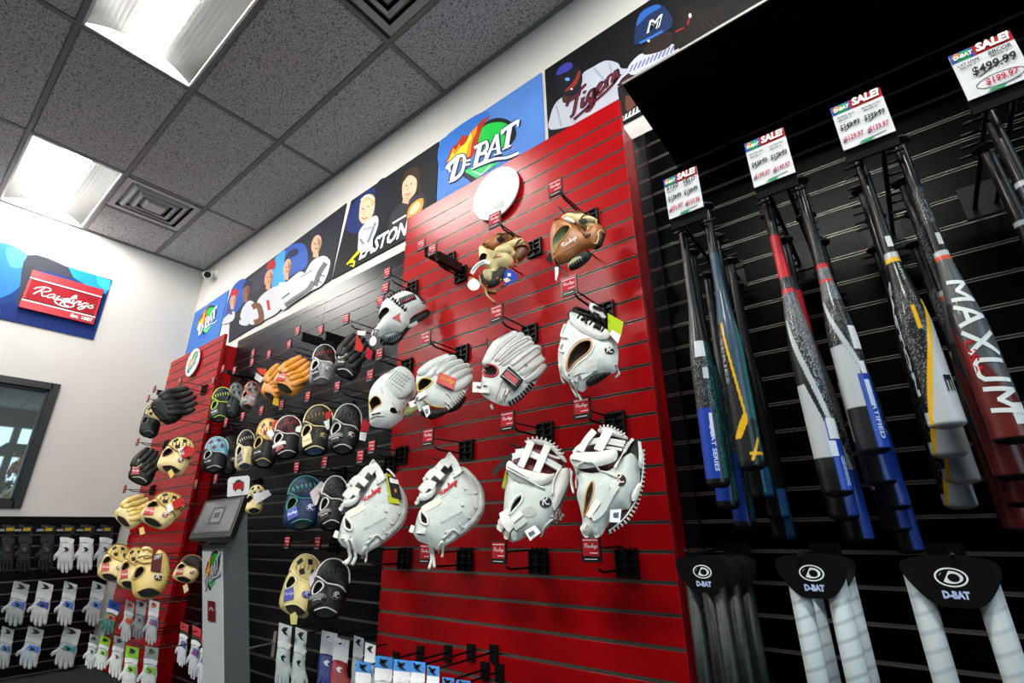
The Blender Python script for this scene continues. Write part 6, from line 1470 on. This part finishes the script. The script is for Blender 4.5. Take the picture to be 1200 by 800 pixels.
mb = MB(); f = [Q(.34, .30), Q(.66, .30), Q(.66, .76), Q(.34, .76)]; mb.hexa([p+nn*.002 for p in f], f); f2 = [Q(.39, .36), Q(.61, .36), Q(.61, .70), Q(.39, .70)]; mb.hexa([p+nn*.0025 for p in f2], f2, 1); f3 = [Q(.43, .46), Q(.57, .46), Q(.57, .60), Q(.43, .60)]; mb.hexa([p+nn*.003 for p in f3], f3, 0)
mb.build('screen_mark', [flat('#2a2b2e', .2), flat('#66686c', .2)], tc_)
mb = MB(); k0 = Vector((kx1, ky+.01, kz-.005)); mb.hexa([Q(.55, .0)-nn*.022, Q(.98, .0)-nn*.022, Q(.98, .97)-nn*.022, Q(.55, .97)-nn*.022], [Vector((kx0+.02, ky+.01, kz+.01)), Vector((kx1-.002, ky+.01, kz+.01)), Vector((kx1-.002, ky+kd-.03, kz+.12)), Vector((kx0+.02, ky+kd-.03, kz+.12))]); mb.build('tablet_bracket', M_GREYP, kt)
cf = Frame(278.5, 570, 1.045, n=(0, -1, 0)); c8 = [tuple(x) for x in cf.uv([(266,582),(267,562),(270,559),(290,557),(292,560),(291,579)])]
ks = thing('sign_card', 'small white card with a ball club badge standing on the kiosk top', 'sign', cf.W(*np.mean(c8, 0)))
mb = MB(); prism(mb, cf, c8, -.003, 0); mb.build('card', flat('#d6d8d8', .35), ks)
q = Print(cf, .0003); q.ell(280, 570, 7, 9, '#b9bdbd'); q.ell(280, 570, 6, 8, '#2a2c30'); q.poly([(273,566),(286,564),(286,572),(273,574)], '#9a1a22'); q.ell(280, 576, 3.5, 3, '#c9cccc'); q.done('printed_badge', ks)

# ================================================================== PEGS THE GLOVES AND PACKETS HANG ON
_used = set()
def short(prefix, label):
    w = label.replace(',', '').split(); n = 16-len(prefix.split())
    w = w[:n]
    while w[-1] in ('the', 'a', 'an', 'on', 'in', 'of', 'with', 'and', 'its', 'at', 'by', 'left', 'right', 'red', 'third', 'second', 'upper', 'narrow', 'lowest', 'hang', 'far', 'white'): w = w[:-1]
    s = prefix+' '+' '.join(w)
    if s in _used: s = ' '.join(s.split()[:15])+' again'
    _used.add(s); return s
for O, lab in PEGS:
    wy = YR if (RX0 < O.x < RX1 or O.x < LX1) else YW-.022
    O = O+Vector((-.03, 0, .035)); O.x = max(O.x, LX0+.03); y1 = O.y+.012
    if wy-y1 < .02 or LX1 <= O.x < -3.93: continue
    t = thing('peg_hook', short('wall peg behind the', lab), 'hook', Vector((O.x, wy, O.z)))
    MB().tube([(O.x, wy+.004, O.z), (O.x, y1, O.z)], .0026, 6).build('peg', M_BLKMETAL, t)
for lab, uvf, c, X, fr in PACKPEGS:
    a = uvf([c])[0]; w = fr.W(a[0], a[1], 0)
    if X is not None: wall_ = Vector((XF+.0225, w.y, w.z)); tip = w+Vector((.012, 0, 0))
    else:
        wy = YR if (RX0 < w.x < RX1 or w.x < LX1) else YW-.022; wall_ = Vector((w.x, wy, w.z)); tip = w+Vector((0, -.012, 0))
    t = thing('peg_hook', short('thin peg for the', lab), 'hook', wall_)
    MB().tube([wall_, tip], .003, 6).build('peg', M_BLKMETAL, t)
